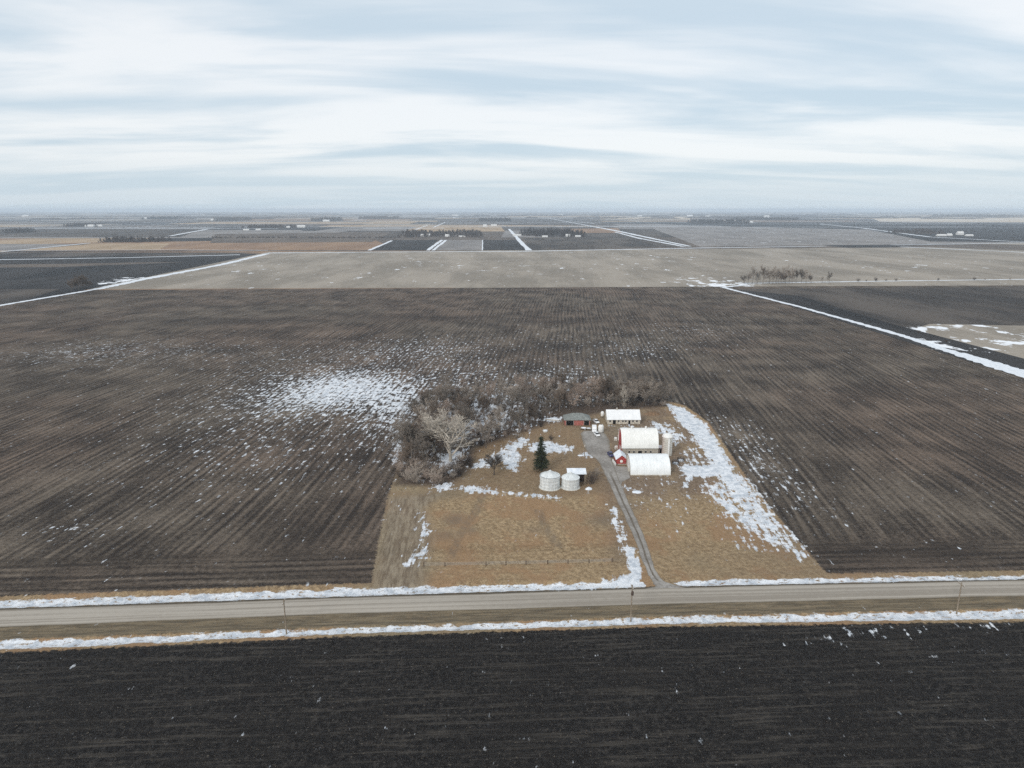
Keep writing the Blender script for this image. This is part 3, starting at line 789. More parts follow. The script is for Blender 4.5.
# thicket shrubs
for poly, md, mx, hh, kinds, lab, grp in [
   ([(399,482),(440,486),(446,474),(410,466),(401,470)], 2.6, 16, (3.0,5.2), ['pink','grey','pink'], 'tangled pinkish bare shrub at the south foot of the western thicket', 'shrubs at the foot of the thicket'),
   ([(446,482),(466,478),(476,466),(470,456),(450,466)], 2.8, 9, (2.5,4.2), ['dark','dark','grey'], 'dark leafless shrub between the thicket and the snowy lawn', 'dark shrubs at the edge of the lawn'),
   ([(404,460),(398,474),(404,440),(412,425),(416,435)], 3.0, 8, (3.0,4.5), ['grey','red'], 'grey bare shrub on the west fringe of the grove', 'shrubs on the west fringe'),
   ([(466,452),(505,444),(545,428),(560,418),(545,412),(470,430)], 4.0, 24, (2.2,3.8), ['dark','grey','red'], 'low dark underbrush shrub below the middle trees of the grove', 'underbrush in the grove'),
   ([(600,408),(668,407),(672,400),(610,400)], 4.0, 14, (2.0,3.5), ['dark','grey'], 'low bare shrub under the trees north of the livestock shed', 'underbrush behind the livestock shed')]:
    for i, p in enumerate(scatter(poly, md, mx, int(poly[0][0])+i if False else int(poly[0][0]))):
        shrub(kinds[i % len(kinds)], i % 3, p, random.uniform(*hh), lab, grp)

# the big pale cottonwood and other trees that stand out
def special(name, label, px, py, top, seed, spec, m, wide=1.0, cat='tree'):
    h = height_at(px, py, top); r = tree_proto(name, label, 10.0, seed, spec, m); x, y = G(px, py)
    r.location = (x, y, 0); r.scale = (h/10.0*wide, h/10.0*wide, h/10.0); return r
special('cottonwood', 'large pale tan bare cottonwood, the tallest and broadest tree, at the west of the grove', 451, 461, 399, 5, SPEC_COTTON, B_PALE, 1.55)
special('cottonwood', 'second pale bare tree with forked trunk just left of the tallest cottonwood', 434, 452, 402, 9, SPEC_COTTON, B_PALE, 1.25)
special('bare_tree', 'tall grey tree at the outer left edge of the grove above the pinkish shrubs', 412, 462, 412, 51, SPEC_WIDE, B_GREY, 1.0)
special('bare_tree', 'small spreading bare tree standing alone on the snowy lawn', 494, 475, 447, 21, SPEC_WIDE, B_TRUNK, 1.25)
special('bare_tree', 'grey tree with pale fork standing out before the dark middle of the grove', 486, 448, 405, 33, SPEC_WIDE, B_GREY, 0.8)
special('bare_tree', 'slim pale-stemmed tree right behind the white-roofed livestock shed', 624, 408, 386, 35, SPEC_TREE, B_PALE, 0.5)
x, y = G(592, 484); shrub('dark', 1, (x, y), 4.8, 'big round dark bare shrub between the grain bins and the lane', None)
x, y = G(597, 476); shrub('grey', 1, (x, y), 3.2, 'smaller grey bare shrub on the lane side of the big dark shrub', None)
x, y = G(551, 440); shrub('dark', 2, (x, y), 2.4, 'low dark shrub in the yard south of the red garage', None)

# conifer
def conifer(h):
    rg = random.Random(4); tr = MB(); tr.tube((0, 0, -.1), (0, 0, h*0.96), 0.2, 0.03, 8)
    nd = MB()
    z = 0.10*h
    while z < h*0.985:
        f = 1-(z/h); rad = 1.3*(0.45+2.35*min(1, (f*1.25))**0.85)*(0.8+0.2*math.sin(z*2.1))
        for k in range(max(5, int(13*f)+3)):
            a = rg.uniform(0, 2*PI); L = rad*rg.uniform(.65, 1.12); droop = rg.uniform(.10, .32)
            for s_ in range(int(5+L*7)):
                t_ = rg.uniform(.12, 1); rr_ = L*t_
                c = Vector((math.cos(a)*rr_, math.sin(a)*rr_, z-droop*rr_*t_+rg.uniform(-.12, .12)))
                c += Vector((rg.gauss(0, .16), rg.gauss(0, .16), rg.gauss(0, .10)))*(0.6+t_)
                u = Vector((math.cos(a+rg.gauss(0, .7)), math.sin(a+rg.gauss(0, .7)), rg.uniform(-.35, .25)))*rg.uniform(.16, .34)
                w = Vector((rg.gauss(0, 1), rg.gauss(0, 1), rg.gauss(0, .7))).normalized()*rg.uniform(.05, .11)
                nd.quad(tuple(c-u-w), tuple(c+u-w), tuple(c+u*1.1+w), tuple(c-u+w))
        z += 0.26
    return tr, nd
m_needle, t = mat('needles'); P = t.new('ShaderNodeTexCoord').outputs['Object']; nn = t.noise(P, 1.6, 3, 0.6, '3D')
t.out(t.mix(t.ss(nn, 0.35, 0.65), (0.022, 0.030, 0.018), (0.060, 0.068, 0.036)), 0.9, None, 0.15)
hc = height_at(541, 471, 436)
x, y = G(541, 471); r = thing('conifer', 'dark green conical evergreen standing behind the left grain bin', 'tree', (x, y, 0))
a, b = conifer(hc); a.build('trunk', B_TRUNK, r); b.build('crown', m_needle, r)

# tree row on the field boundary, right of centre
rg = random.Random(5)
for i, (px, py, tp) in enumerate([(744,284,275),(752,284,272),(763,284,271),(769,283.5,273),(776,283.5,271),(781,283.5,272),(785,283,270.5),(789,283,272),(796,283,272),(806,283,273),(811,283,275),(829,282.6,275),(822,282.8,278),(773,283.5,272.5),(778.5,283.3,273),(783,283.2,274),(792,283,273),(801,283,274),(748,284,276),(757,283.8,275)]):
    h = height_at(px, py, tp); x, y = G(px, py); bare(['grey','grey','dark'][i % 3], [0,1,2,4,5][i % 5], (x, y), h*1.3, 'bare tree in the loose row along the far edge of the dark right field', 'trees in the field boundary row')
for i, (px, tp) in enumerate([(858,277.5),(876,277),(886,278.5),(896,278),(938,277.5),(974,277),(985,278),(866,279.3),(1010,277.2)]):
    py = 281.4-(px-860)*0.012; h = height_at(px, py, tp); x, y = G(px, py)
    shrub(['grey','dark'][i % 2], i % 3, (x, y), max(2.5, h), 'small scattered bush along the snowy far boundary of the right field', 'bushes on the snowy boundary')
for i, (px, py, tp) in enumerate([(73,290,281),(78,289.5,279.5),(84,289,279),(89,288.5,280.5),(81,288,279.5),(75,288,281),(71.5,291,283),(86,288,279.5),(91,288,281.5),(79,290,280),(76,289,280),(83,288.5,279.5)]):
    h = height_at(px, py, tp); x, y = G(px, py); bare('dark', i % 5, (x, y), h*1.35, 'bare tree in the small clump beside the snowy west fence line', 'clump on the west boundary')
for i, (px, py) in enumerate([(812,304),(822,306.5),(834,313),(918,333),(798,301.5),(946,342)]):
    x, y = G(px, py); shrub('dark', i % 3, (x, y), 1.8, 'tiny dark bush beside the diagonal snow strip', 'bushes beside the diagonal snow strip')

# distant shelterbelts, each a low mass of bare trees
def belt(px0, px1, py, hgt, depth_px, label, seed, dens=1.0, m=B_DARK):
    rg = random.Random(seed); mb = MB(); x0, y0 = G(px0, py); x1, y1 = G(px1, py); dy = abs(G(px0, py-depth_px)[1]-y0)
    n = int(min(320, (abs(x1-x0)/3+14)*dens)); hgt *= 1.15
    far_k = max(1.0, y0/2200.0)
    for i in range(n):
        x = rg.uniform(x0, x1); y = y0+(y1-y0)*(x-x0)/(x1-x0)+rg.uniform(0, dy); h = hgt*rg.uniform(.6, 1.15); rr_ = h*0.32
        mb.tube((x, y, 0), (x, y, h*0.8), 0.3*far_k, 0.12*far_k, 3)
        for k in range(40):
            a = rg.uniform(0, 2*PI); e = rg.uniform(-0.2, 1.2); s_ = Vector((x, y, h*rg.uniform(.25, .75))); q = s_+Vector((math.cos(a)*math.cos(e), math.sin(a)*math.cos(e), math.sin(e)))*rr_*rg.uniform(.6, 1.1)
            if q.z < 0.3: q.z = 0.3
            mb.tube(s_, q, 0.50*far_k, 0.22*far_k, 3)
        for k in range(9):
            a = rg.uniform(0, 2*PI); q = Vector((x+math.cos(a)*rr_*1.3, y+math.sin(a)*rr_*1.3, 0)); mb.tube(q, q+Vector((rg.uniform(-1, 1), 0, h*rg.uniform(.25, .5))), 0.9*far_k, .4*far_k, 3)
    o = mb.build('shelterbelt', m); tag(o, label, 'trees', None, 'stuff'); return o
belt(97,138,242.6,15,1.5,'dark shelterbelt of bare trees, left half of the wood on the brown plain at left',1,1.3)
belt(132,160,242.2,12,1.3,'lighter right half of the shelterbelt wood on the plain at left',2)
belt(396,482,237.5,18,4,'long dark windbreak behind the white farmstead left of the centre road',3,1.4)
belt(524,586,236.8,20,4,'broad dark windbreak right of the centre snow road',4,1.4)
belt(0,17,233,16,1,'dark tree belt at the far left edge of the plain',5)
belt(58,88,227,18,0.8,'thin dark tree belt left of the bright white barns at far left',6)
belt(208,232,221,30,1,'small wood on the skyline left of centre left',7)
belt(240,290,228.3,16,1,'long low tree belt behind the small farm at left of centre',8)
belt(305,332,221.5,28,1,'dark wood on the plain above the left-centre farm',9)
belt(140,170,219.5,26,.6,'dim tree belt near the horizon at left',10)
belt(205,400,238.2,5,.5,'low brushy ditch line across the brown grassland at left of centre',11,0.7)
belt(700,752,223.8,26,.8,'long blue-grey wood right of centre on the plain',12)
belt(925,946,234.3,18,1.2,'dark grove beside the white farm at the right',13)
belt(905,930,233.4,12,1,'thin trees west of the white farm at the right',14)
belt(746,800,220.2,22,.6,'blue-grey wood near the skyline right of centre',15)
belt(480,512,221.5,26,.6,'small grey wood beyond the centre farmstead',16)
belt(356,394,219.2,26,.6,'dim wood near the skyline left of centre',17)
belt(960,1024,217.2,30,.5,'faint wood near the skyline at the right edge',18)
# skyline woods and hamlets: one uncountable band
mb = MB(); rg = random.Random(77)
for i in range(420):
    y = rg.uniform(7000, 29000)**1.0; x = rg.uniform(-0.85, 0.85)*y; w = rg.uniform(80, 500); h = rg.uniform(8, 20); n = len(mb.v); k = 9
    for q in range(k):
        hh = h*rg.uniform(.55, 1.1)*(0.4 if q in (0, k-1) else 1); xx = x+w*q/(k-1)
        mb.v += [(xx, y, 0), (xx, y+12, hh), (xx, y+60, 0)]
    for q in range(k-1):
        a = n+3*q; mb.f += [(a, a+3, a+4, a+1), (a+1, a+4, a+5, a+2)]
tag(mb.build('skyline_woods', B_DARK), 'scattered hazy woods and windbreaks all along the skyline', 'woods', None, 'stuff')

# ------------------------------------------------------------------ building materials
def roof_mat(name, col, ribs=1.0, rust=None, snowy=0.0):
    m, t = mat(name)
    co = t.new('ShaderNodeTexCoord').outputs['Object']; x, y, z = t.sep(co)
    w = t.m('SINE', t.m('MULTIPLY', x, 2*PI/ribs)); n = t.noise(co, 0.5, 4, 0.6, '3D'); n2 = t.noise(t.comb(t.m('MULTIPLY', x, 3.0), t.m('MULTIPLY', y, 0.3), z), 1.0, 3, 0.6, '3D')
    c = t.mul(col, t.ss(n, 0.3, 0.7, 0.92, 1.03))
    c = t.mul(c, t.ss(n2, 0.35, 0.65, 0.93, 1.02))
    if rust: c = t.mix(t.ss(n, 0.6, 0.75, 0, 0.5), c, rust)
    t.out(c, 0.5, t.bump(w, 0.02, 0.5), 0.35); return m
M_WROOF = roof_mat('roof_cream', (0.80, 0.80, 0.77), 0.9)
M_WROOF2 = roof_mat('roof_white', (0.80, 0.81, 0.82), 0.9)
M_QROOF = roof_mat('quonset_sheet', (0.80, 0.83, 0.84), 0.6)
M_RED = plain('red_paint', (0.36, 0.060, 0.055), 0.75, 0, 0.3, 1.5, 0.2, (0.28, 0.10, 0.08))
M_REDF = plain('red_paint_faded', (0.36, 0.125, 0.105), 0.8, 0, 0.3, 1.5, 0.2, (0.34, 0.17, 0.14))
M_STONE = plain('wall_stone', (0.36, 0.33, 0.28), 0.9, 0, 0.4, 2.0, 0.2, (0.22, 0.19, 0.15))
M_CREAM = plain('wall_cream', (0.52, 0.48, 0.41), 0.85, 0, 0.35, 1.6, 0.2, (0.30, 0.25, 0.19))
M_BLACK = plain('dark_opening', (0.012, 0.011, 0.010), 0.9, 0, 0.2, 1.0, 0.1)
M_GLASS = plain('window_glass', (0.02, 0.022, 0.026), 0.15, 0, 0.2, 1.0, 0.5)
M_SHING = plain('grey_shingle', (0.21, 0.225, 0.215), 0.9, 0, 0.35, 1.8, 0.2, (0.13, 0.13, 0.125))
M_WHITE = plain('white_paint', (0.76, 0.76, 0.74), 0.5, 0, 0.12, 2.0, 0.4)
M_TRIM = plain('weathered_trim', (0.50, 0.47, 0.42), 0.85, 0, 0.3, 2.5, 0.2)
M_WOOD = plain('grey_wood', (0.26, 0.215, 0.165), 0.9, 0, 0.35, 3.0, 0.15)
M_CONC = plain('concrete', (0.60, 0.58, 0.53), 0.9, 0, 0.2, 0.8, 0.2, (0.46, 0.43, 0.38))
M_GALV, t = mat('galvanised')
co = t.new('ShaderNodeTexCoord').outputs['Object']; x, y, z = t.sep(co)
n = t.noise(co, 0.7, 3, 0.6, '3D'); st = t.noise(t.comb(t.m('MULTIPLY', t.m('ARCTAN2', y, x), 5.0), t.m('MULTIPLY', z, 0.25)), 1.0, 3, 0.6)
c = t.mul(t.mix(t.ss(st, 0.35, 0.65), (0.58, 0.61, 0.62), (0.74, 0.77, 0.77)), t.ss(n, 0.3, 0.7, 0.9, 1.05))
wv = t.m('SINE', t.m('MULTIPLY', z, 2*PI/0.12))
t.out(c, 0.42, t.bump(wv, 0.006, 0.3), 0.4, 0.1)
M_TYRE = plain('tyre', (0.02, 0.02, 0.02), 0.9)
M_BLUE = plain('blue_car', (0.035, 0.035, 0.12), 0.35, 0, 0.1, 2, 0.5)
M_CARW = plain('white_car', (0.78, 0.79, 0.80), 0.3, 0, 0.06, 2, 0.5)
M_RUSTY = plain('rusty_iron', (0.10, 0.07, 0.055), 0.8, 0.2, 0.4, 2, 0.3)

def front_corners(px0, px1, py):
    a = Vector((*G(px0, py), 0)); b = Vector((*G(px1, py), 0)); d = b-a
    return a, b, d.length, math.atan2(d.y, d.x)
def win(parent, x, z, w, h, y=0.0, frame=M_TRIM, glass=M_GLASS):
    f = MB(); t_ = 0.09
    f.box(x-w/2-t_, y-0.06, z-t_, x+w/2+t_, y-0.003, z); f.box(x-w/2-t_, y-0.06, z+h, x+w/2+t_, y-0.003, z+h+t_)
    f.box(x-w/2-t_, y-0.06, z, x-w/2, y-0.003, z+h); f.box(x+w/2, y-0.06, z, x+w/2+t_, y-0.003, z+h)
    o = f.build('window', frame, parent)
    g_ = MB(); g_.box(x-w/2, y-0.035, z, x+w/2, y-0.005, z+h); g_.build('pane', glass, o); return o
def door(parent, x, w, h, y=0.0, m=M_BLACK, name='door', frame=M_TRIM):
    g_ = MB(); g_.box(x-w/2, y-0.05, 0, x+w/2, y-0.004, h); o = g_.build(name, m, parent)
    f = MB(); t_ = 0.12
    f.box(x-w/2-t_, y-0.09, 0, x-w/2, y-0.004, h+t_); f.box(x+w/2, y-0.09, 0, x+w/2+t_, y-0.004, h+t_); f.box(x-w/2, y-0.09, h, x+w/2, y-0.004, h+t_)
    f.build('door_frame', frame, o); return o

# --- barn
a, b, L, rz = front_corners(621.8, 657.6, 457)
W = 9.0; e = 3.9; top = 10.2
r = thing('barn', 'red barn with tall curved cream roof beside the concrete silo', 'barn', tuple(a), rz)
n = 12; prof = []
for i in range(n+1):
    s_ = i/n                                   # south eave up to the ridge, gothic arch
    ang = s_*PI/2*0.94
    prof.append((-0.45+(W/2+0.45)*(1-math.cos(ang)**1.0 if False else (1-math.cos(ang)))*1.0, e-0.25+(top-e+0.25)*math.sin(ang)/math.sin(PI/2*0.94)))
prof[-1] = (W/2, top)
south = prof; north = [(W-y_, z_) for y_, z_ in south[:-1]][::-1]; full = south+north
wall = MB(); g_prof = [(0, 0), (W, 0)]+[(min(max(y_, 0.02), W-.02), z_-0.15) for y_, z_ in full[::-1]]
wall.extrude_x(g_prof[:2][::-1]+[(0.0, e-0.5)]+[(max(y_, 0.05), z_-0.2) for y_, z_ in full[1:-1]]+[(W, e-0.5)] if False else [(0,0),(W,0),(W,e-.4)]+[(min(W-.05,y_), z_-0.22) for y_, z_ in full[::-1][1:-1] if .05 < y_]+[(0, e-.4)], 0.0, L)
fix_normals(wall.build('wall', M_RED, r))
base = MB(); base.box(-0.04, -0.05, 0, L+0.04, -0.004, e-0.3); base.build('foundation_wall', M_STONE, r)
rf = MB(); rf.shell_x(full, -0.3, L+0.1, 0.14); fix_normals(rf.build('roof', M_WROOF, r))
for x_ in (L*0.20, L*0.33, L*0.66, L*0.80): win(r, x_, 1.7, 0.7, 0.8, -0.05)
door(r, L*0.5, 1.5, 2.6, -0.05)
hd = MB(); hd.box(-0.08, W*0.34, 0, -0.004, W*0.66, 3.0); hd.build('door', M_TRIM, r)
hl = MB(); hl.box(-0.08, W*0.38, 5.2, -0.004, W*0.62, 7.4); hl.build('hay_door', M_RED, r)
for k in range(2):
    q = MB(); q.lathe([(0.35, top-.1), (0.35, top+0.5), (0.5, top+0.55), (0.05, top+0.95)], 12, L*(0.3+0.4*k), W/2); q.build('roof_vent', M_WHITE, r)
# --- quonset
a, b, L, rz = front_corners(630.4, 670.6, 475.2)
W = 12.0; hq = 5.6
r = thing('quonset_shed', 'white curved-roof quonset shed nearest the road, in front of the barn', 'shed', tuple(a), rz)
full = [(W/2-W/2*math.cos(PI*i/24), 0.1+hq*math.sin(PI*i/24)**0.9) for i in range(25)]
rf = MB(); rf.shell_x(full, 0, L, 0.1); fix_normals(rf.build('roof', M_QROOF, r, smooth=False))
for s_, x0, x1 in ((0, 0.25, 0.35), (1, L-.35, L-.25)):
    w_ = MB(); w_.extrude_x([(0.15+(W-.3)*i/24 if False else W/2-(W/2-.15)*math.cos(PI*i/24), 0.1+(hq-.15)*math.sin(PI*i/24)**0.9) for i in range(25)][::-1], x0, x1); fix_normals(w_.build('end_wall', M_CREAM, r))
q = MB(); q.box(0.18, W*.3, 0, 0.246, W*.7, 4.0); q.build('door', M_WHITE, r)
q = MB(); q.box(-0.05, -0.14, 0, L+.05, -.004, 0.28); q.build('footing', M_CONC, r)
for k in range(1, 6):
    q = MB(); xx = L*k/6
    q.shell_x([(y_ + (y_-W/2)*0.008, z_*1.008+0.02) for y_, z_ in full], xx-.05, xx+.05, 0.03); fix_normals(q.build('seam', M_QROOF, r))
# --- livestock shed
a, b, L, rz = front_corners(607.4, 640.0, 424.0)
W = 8.0; e = 2.2; top = 5.6
r = thing('livestock_shed', 'long low white-roofed shed with small windows behind the barn', 'shed', tuple(a), rz)
w_ = MB(); w_.extrude_x([(0,0),(W,0),(W,e),(W/2,top-.2),(0,e)], 0, L); fix_normals(w_.build('wall', M_CREAM, r))
rf = MB(); rf.shell_x([(-0.4,e-.15),(W/2,top),(W+.4,e-.15)], -.3, L+.3, 0.12); fix_normals(rf.build('roof', M_WROOF2, r))
door(r, L*0.21, 1.3, 1.95); door(r, L*0.67, 0.9, 1.7)
for f_ in (0.08, 0.34, 0.47, 0.56, 0.78, 0.90): win(r, L*f_, 1.0, 0.75, 0.65)
q = MB(); q.box(L*.3, W/2-.3, top-.3, L*.3+.5, W/2+.3, top+.8); q.build('chimney', M_TRIM, r)
# --- red garage, hip roof
a, b, L, rz = front_corners(564.8, 590.0, 425.3)
W = 7.0; e = 2.6; top = 4.7
r = thing('garage', 'low red garage with grey hip roof and two dark open bays', 'garage', tuple(a), rz)
w_ = MB(); w_.box(0, 0, 0, L, W, e); w_.build('wall', M_REDF, r)
o_ = .45; rf = MB(); rf.v = [(-o_,-o_,e-.05),(L+o_,-o_,e-.05),(L+o_,W+o_,e-.05),(-o_,W+o_,e-.05),(W*.5,W/2,top),(L-W*.5,W/2,top)] + [(-o_,-o_,e-.2),(L+o_,-o_,e-.2),(L+o_,W+o_,e-.2),(-o_,W+o_,e-.2)]
rf.f = [(0,1,5,4),(1,2,5),(2,3,4,5),(3,0,4),(6,7,1,0),(7,8,2,1),(8,9,3,2),(9,6,0,3),(6,9,8,7)]; fix_normals(rf.build('roof', M_SHING, r))
door(r, L*0.20, L*0.29, 2.15, m=M_BLACK, name='open_bay'); door(r, L*0.86, L*0.20, 2.15, m=M_BLACK, name='open_bay')
q = MB(); q.box(L*.38, -0.1, 0, L*.72, -0.004, 2.3); q.build('door', M_REDF, r)
# --- small red shed with gable to the road
a, b, L, rz = front_corners(616.6, 626.6, 464.4)
W = L; e = 2.1; top = 3.6; D = 6.5
r = thing('red_shed', 'tiny bright red gabled shed with a white disc on its front, by the lane', 'shed', tuple(a), rz)
def gable(mb, x0, x1, y0, y1, e, top):
    n = len(mb.v); xm = (x0+x1)/2
    for y_ in (y0, y1): mb.v += [(x0,y_,0),(x1,y_,0),(x1,y_,e),(xm,y_,top),(x0,y_,e)]
    mb.f += [(n,n+1,n+2,n+3,n+4),(n+9,n+8,n+7,n+6,n+5)]
    for i in range(5): j = (i+1) % 5; mb.f.append((n+i, n+5+i, n+5+j, n+j))
w_ = MB(); gable(w_, 0, W, 0, D, e, top); fix_normals(w_.build('wall', M_RED, r))
def gable_roof(mb, x0, x1, y0, y1, e, top, th, ov):
    xm = (x0+x1)/2; sl = (top-e)/(xm-x0)
    for s_ in (-1, 1):
        xe = xm+s_*((xm-x0)+ov); ze = top-sl*((xm-x0)+ov)
        n = len(mb.v); mb.v += [(xm,y0,top),(xe,y0,ze),(xe,y1,ze),(xm,y1,top),(xm,y0,top+th),(xe,y0,ze+th),(xe,y1,ze+th),(xm,y1,top+th)]
        mb.f += [(n,n+1,n+2,n+3),(n+4,n+5,n+6,n+7),(n,n+1,n+5,n+4),(n+1,n+2,n+6,n+5),(n+2,n+3,n+7,n+6)]
rf = MB(); gable_roof(rf, 0, W, -.25, D+.2, e, top+.02, .16, .35); fix_normals(rf.build('roof', M_SNOW, r))
q = MB(); q.tube((W*.47, -0.05, 1.25), (W*.47, -.004, 1.25), .55, .55, 20, True); q.build('disc', M_WHITE, r)
door(r, W*.80, .7, 1.8, m=M_RED, frame=M_RED)
q = MB(); q.box(-.1, -.12, 0, W+.1, -.006, .22); q.build('sill', M_TRIM, r)
# leaning white board and low white kerb by the shed
a = Vector((*G(612.0, 461.0), 0)); b = Vector((*G(615.4, 465.6), 0)); d = b-a
q = MB(); q.v = [(0,0,0),(d.x,d.y,0),(d.x+.05,d.y-.5,1.1),(.05,-.5,1.1)]; nrm = Vector((-d.y, d.x, 0)).normalized()*.12
q.v += [(v_[0]+nrm.x, v_[1]+nrm.y, v_[2]) for v_ in q.v]; q.f = [(0,1,2,3),(7,6,5,4),(0,4,5,1),(1,5,6,2),(2,6,7,3),(3,7,4,0)]
tag(fix_normals(q.build('panel', M_WHITE, None, loc=tuple(a))), 'narrow white board leaning beside the tiny red shed', 'board')
a = Vector((*G(626.2, 459), 0)); b = Vector((*G(628.6, 471.5), 0))
q = MB(); d = (b-a).normalized(); nn_ = Vector((-d.y, d.x, 0))*.2; q.v = [tuple(v_) for v_ in (a-nn_, b-nn_, b+nn_, a+nn_)]; q.v += [(v_[0], v_[1], .9) for v_ in q.v[:4]]
q.f = [(0,1,2,3),(7,6,5,4),(0,4,5,1),(1,5,6,2),(2,6,7,3),(3,7,4,0)]
q = fix_normals(q.build('low_wall', M_CREAM)); tag(q, 'low cream wall between the tiny red shed and the quonset', 'wall')
# --- silo
x, y = G(666.6, 454.5); hs = height_at(666.6, 454.5, 436.5)
r = thing('silo', 'pale concrete silo with domed cap at the east end of the barn', 'silo', (x, y, 0))
prof = [(2.0, 0)]; z_ = 0
while z_ < hs-.2: prof += [(2.0, z_+.05), (2.0, z_+.62), (2.03, z_+.65), (2.03, z_+.72)]; z_ += .75
prof.append((2.0, hs)); q = MB(); q.lathe(prof, 32); q.build('barrel', M_CONC, r, True)
q = MB(); q.lathe([(2.15, hs+.01), (2.15, hs+.15)]+[(2.1*math.cos(R(d_)), hs+.15+1.15*math.sin(R(d_))) for d_ in range(0, 90, 11)], 32); q.build('dome', M_WHITE, r, True)
q = MB(); q.box(-.35, -2.35, .3, .35, -2.04, hs-.2); q.build('chute', M_WHITE, r)
q = MB()
for s_ in (-.2, .2): q.tube((s_+1.0, -1.95, 0), (s_+1.0, -1.95, hs), .03, .03, 5)
for k in range(int(hs/.4)): q.tube((.8, -1.95, .3+k*.4), (1.2, -1.95, .3+k*.4), .02, .02, 4)
q.build('ladder', M_GALV, r)
x, y = G(660.4, 453.5); q = thing('feed_room', 'small whitish lean-to feed room linking the barn and the silo', 'lean-to', (x, y, 0), R(-2))
w_ = MB(); w_.box(-1.1, 0, 0, 1.1, 3, 2.2); w_.build('wall', M_CREAM, q); w_ = MB(); w_.box(-1.2, -.2, 2.2, 1.2, 3.1, 2.35); w_.build('roof', M_WROOF2, q); door(q, 0.2, .9, 1.8)

# --- grain bins
def grain_bin(label, px0, px1, py, top_wall, apex):
    pc = (px0+px1)/2; xa, ya = G(px0, py-3.0); xb, yb = G(px1, py-3.0); rad = math.hypot(xb-xa, yb-ya)/2
    x, y0 = G(pc, py); y = y0+rad
    lo, hi = 1, 15
    for _ in range(30):
        m_ = (lo+hi)/2
        if proj(x, y-rad, m_)[1] > top_wall: lo = m_
        else: hi = m_
    h = lo; lo, hi = h, h+8
    for _ in range(30):
        m_ = (lo+hi)/2
        if proj(x, y, m_)[1] > apex: lo = m_
        else: hi = m_
    ha = lo
    r = thing('grain_bin', label, 'grain bin', (x, y, 0), 0, 'grain bins beside the lane')
    prof = [(rad, 0)]; z_ = 0
    while z_ < h-.5: prof += [(rad, z_+.02), (rad, z_+1.05), (rad+.012, z_+1.08), (rad+.012, z_+1.12)]; z_ += 1.14
    prof.append((rad, h)); q = MB(); q.lathe(prof, 40, cap_top=False); q.build('wall', M_GALV, r, True)
    q = MB(); q.lathe([(rad+.12, h-.06), (rad+.12, h), (.45, ha-.15), (.45, ha+.05), (.1, ha+.25)], 40); q.build('roof', M_GALV, r)
    q = MB()
    for k in range(24):
        w = 2*PI*k/24; q.tube((math.cos(w)*(rad+.1), math.sin(w)*(rad+.1), h+.03), (math.cos(w)*.5, math.sin(w)*.5, ha-.1), .045, .03, 4)
    q.build('roof_ribs', M_GALV, r)
    q = MB(); q.box(-.55, -rad-.07, .5, .35, -rad+.12, 1.9); q.build('door', M_GALV, r)
    q = MB()
    for s_ in (-.2, .2): q.tube((1.1+s_, -math.sqrt(rad**2-1.21)-.12, 0.2), (1.1+s_, -math.sqrt(rad**2-1.21)-.12, h), .03, .03, 5)
    for k in range(int(h/.4)): q.tube((.9, -math.sqrt(rad**2-1.21)-.12, .3+k*.4), (1.3, -math.sqrt(rad**2-1.21)-.12, .3+k*.4), .02, .02, 4)
    q.build('ladder', M_GALV, r)
    q = MB(); q.lathe([(rad+.35, 0), (rad+.35, .14), (rad, .145)], 40, cap_top=False); q.build('slab', M_CONC, r)
    return r
grain_bin('larger left one of the two galvanised grain bins, right beside the evergreen', 540.8, 561.0, 491.0, 479.6, 470.6)
grain_bin('smaller right one of the two galvanised grain bins, before the open lean-to', 562.6, 580.4, 490.6, 480.4, 472.4)
# open lean-to behind bins
a, b, L, rz = front_corners(568, 585.2, 485)
r = thing('open_shed', 'open-fronted shed with slanting snowy roof behind the right grain bin', 'shed', tuple(a), rz)
q = MB(); q.extrude_x([(0,3.9),(3.6,4.7),(3.6,4.9),(0,4.1)], -.3, L+.4); fix_normals(q.build('roof', M_SNOW, r))
q = MB(); q.box(0, 3.3, 0, L, 3.4, 4.5); q.box(0, 0, 0, .1, 3.3, 3.9); q.build('wall', M_RUSTY, r)
for x_ in (.2, L*.5, L-.1): q = MB(); q.box(x_-.12, 0, 0, x_+.12, .24, 3.85); q.build('post', M_WOOD, r)

# ------------------------------------------------------------------ poles
def pole(label, px, py, top, transformer=False, cross=True, group='utility poles along the road'):
    x, y = G(px, py); h = height_at(px, py, top)
    r = thing('utility_pole', label, 'utility pole', (x, y, -0.5), 0, group); h += .5
    q = MB(); q.tube((0, 0, 0), (0, 0, h), .17, .12, 10, True); q.build('pole', M_WOOD, r)
    if cross:
        c = MB(); c.box(-.08, -1.1, h-.62, .08, 1.1, h-.48); c = c.build('crossarm', M_WOOD, r)
        for s_ in (-1, 1):
            q = MB(); q.lathe([(.03, h-.48), (.07, h-.40), (.05, h-.30), (.06, h-.24)], 8, 0, s_*.95); q.build('insulator', M_WHITE, c)
    if transformer:
        q = MB(); q.lathe([(.05, h-2.35), (.30, h-2.33), (.30, h-1.45), (.22, h-1.35), (.05, h-1.30)], 14, 0, -.45); q.build('transformer', M_RUSTY, r)
    return r
pole('plain wooden pole in the south ditch left of centre, opposite the pasture', 286.4, 632, 600)
pole('wooden pole carrying a dark transformer, in the ditch opposite the lane mouth', 630.8, 619.5, 585.0, True)
pole('wooden pole in the snowy ditch at the right, beyond the lane', 956.8, 612, 582.6)
x, y = G(584.4, 456.5); r = thing('yard_pole', 'short wooden yard pole at the west edge of the gravel yard', 'pole', (x, y, 0)); hp = height_at(584.4, 456.5, 443.5)
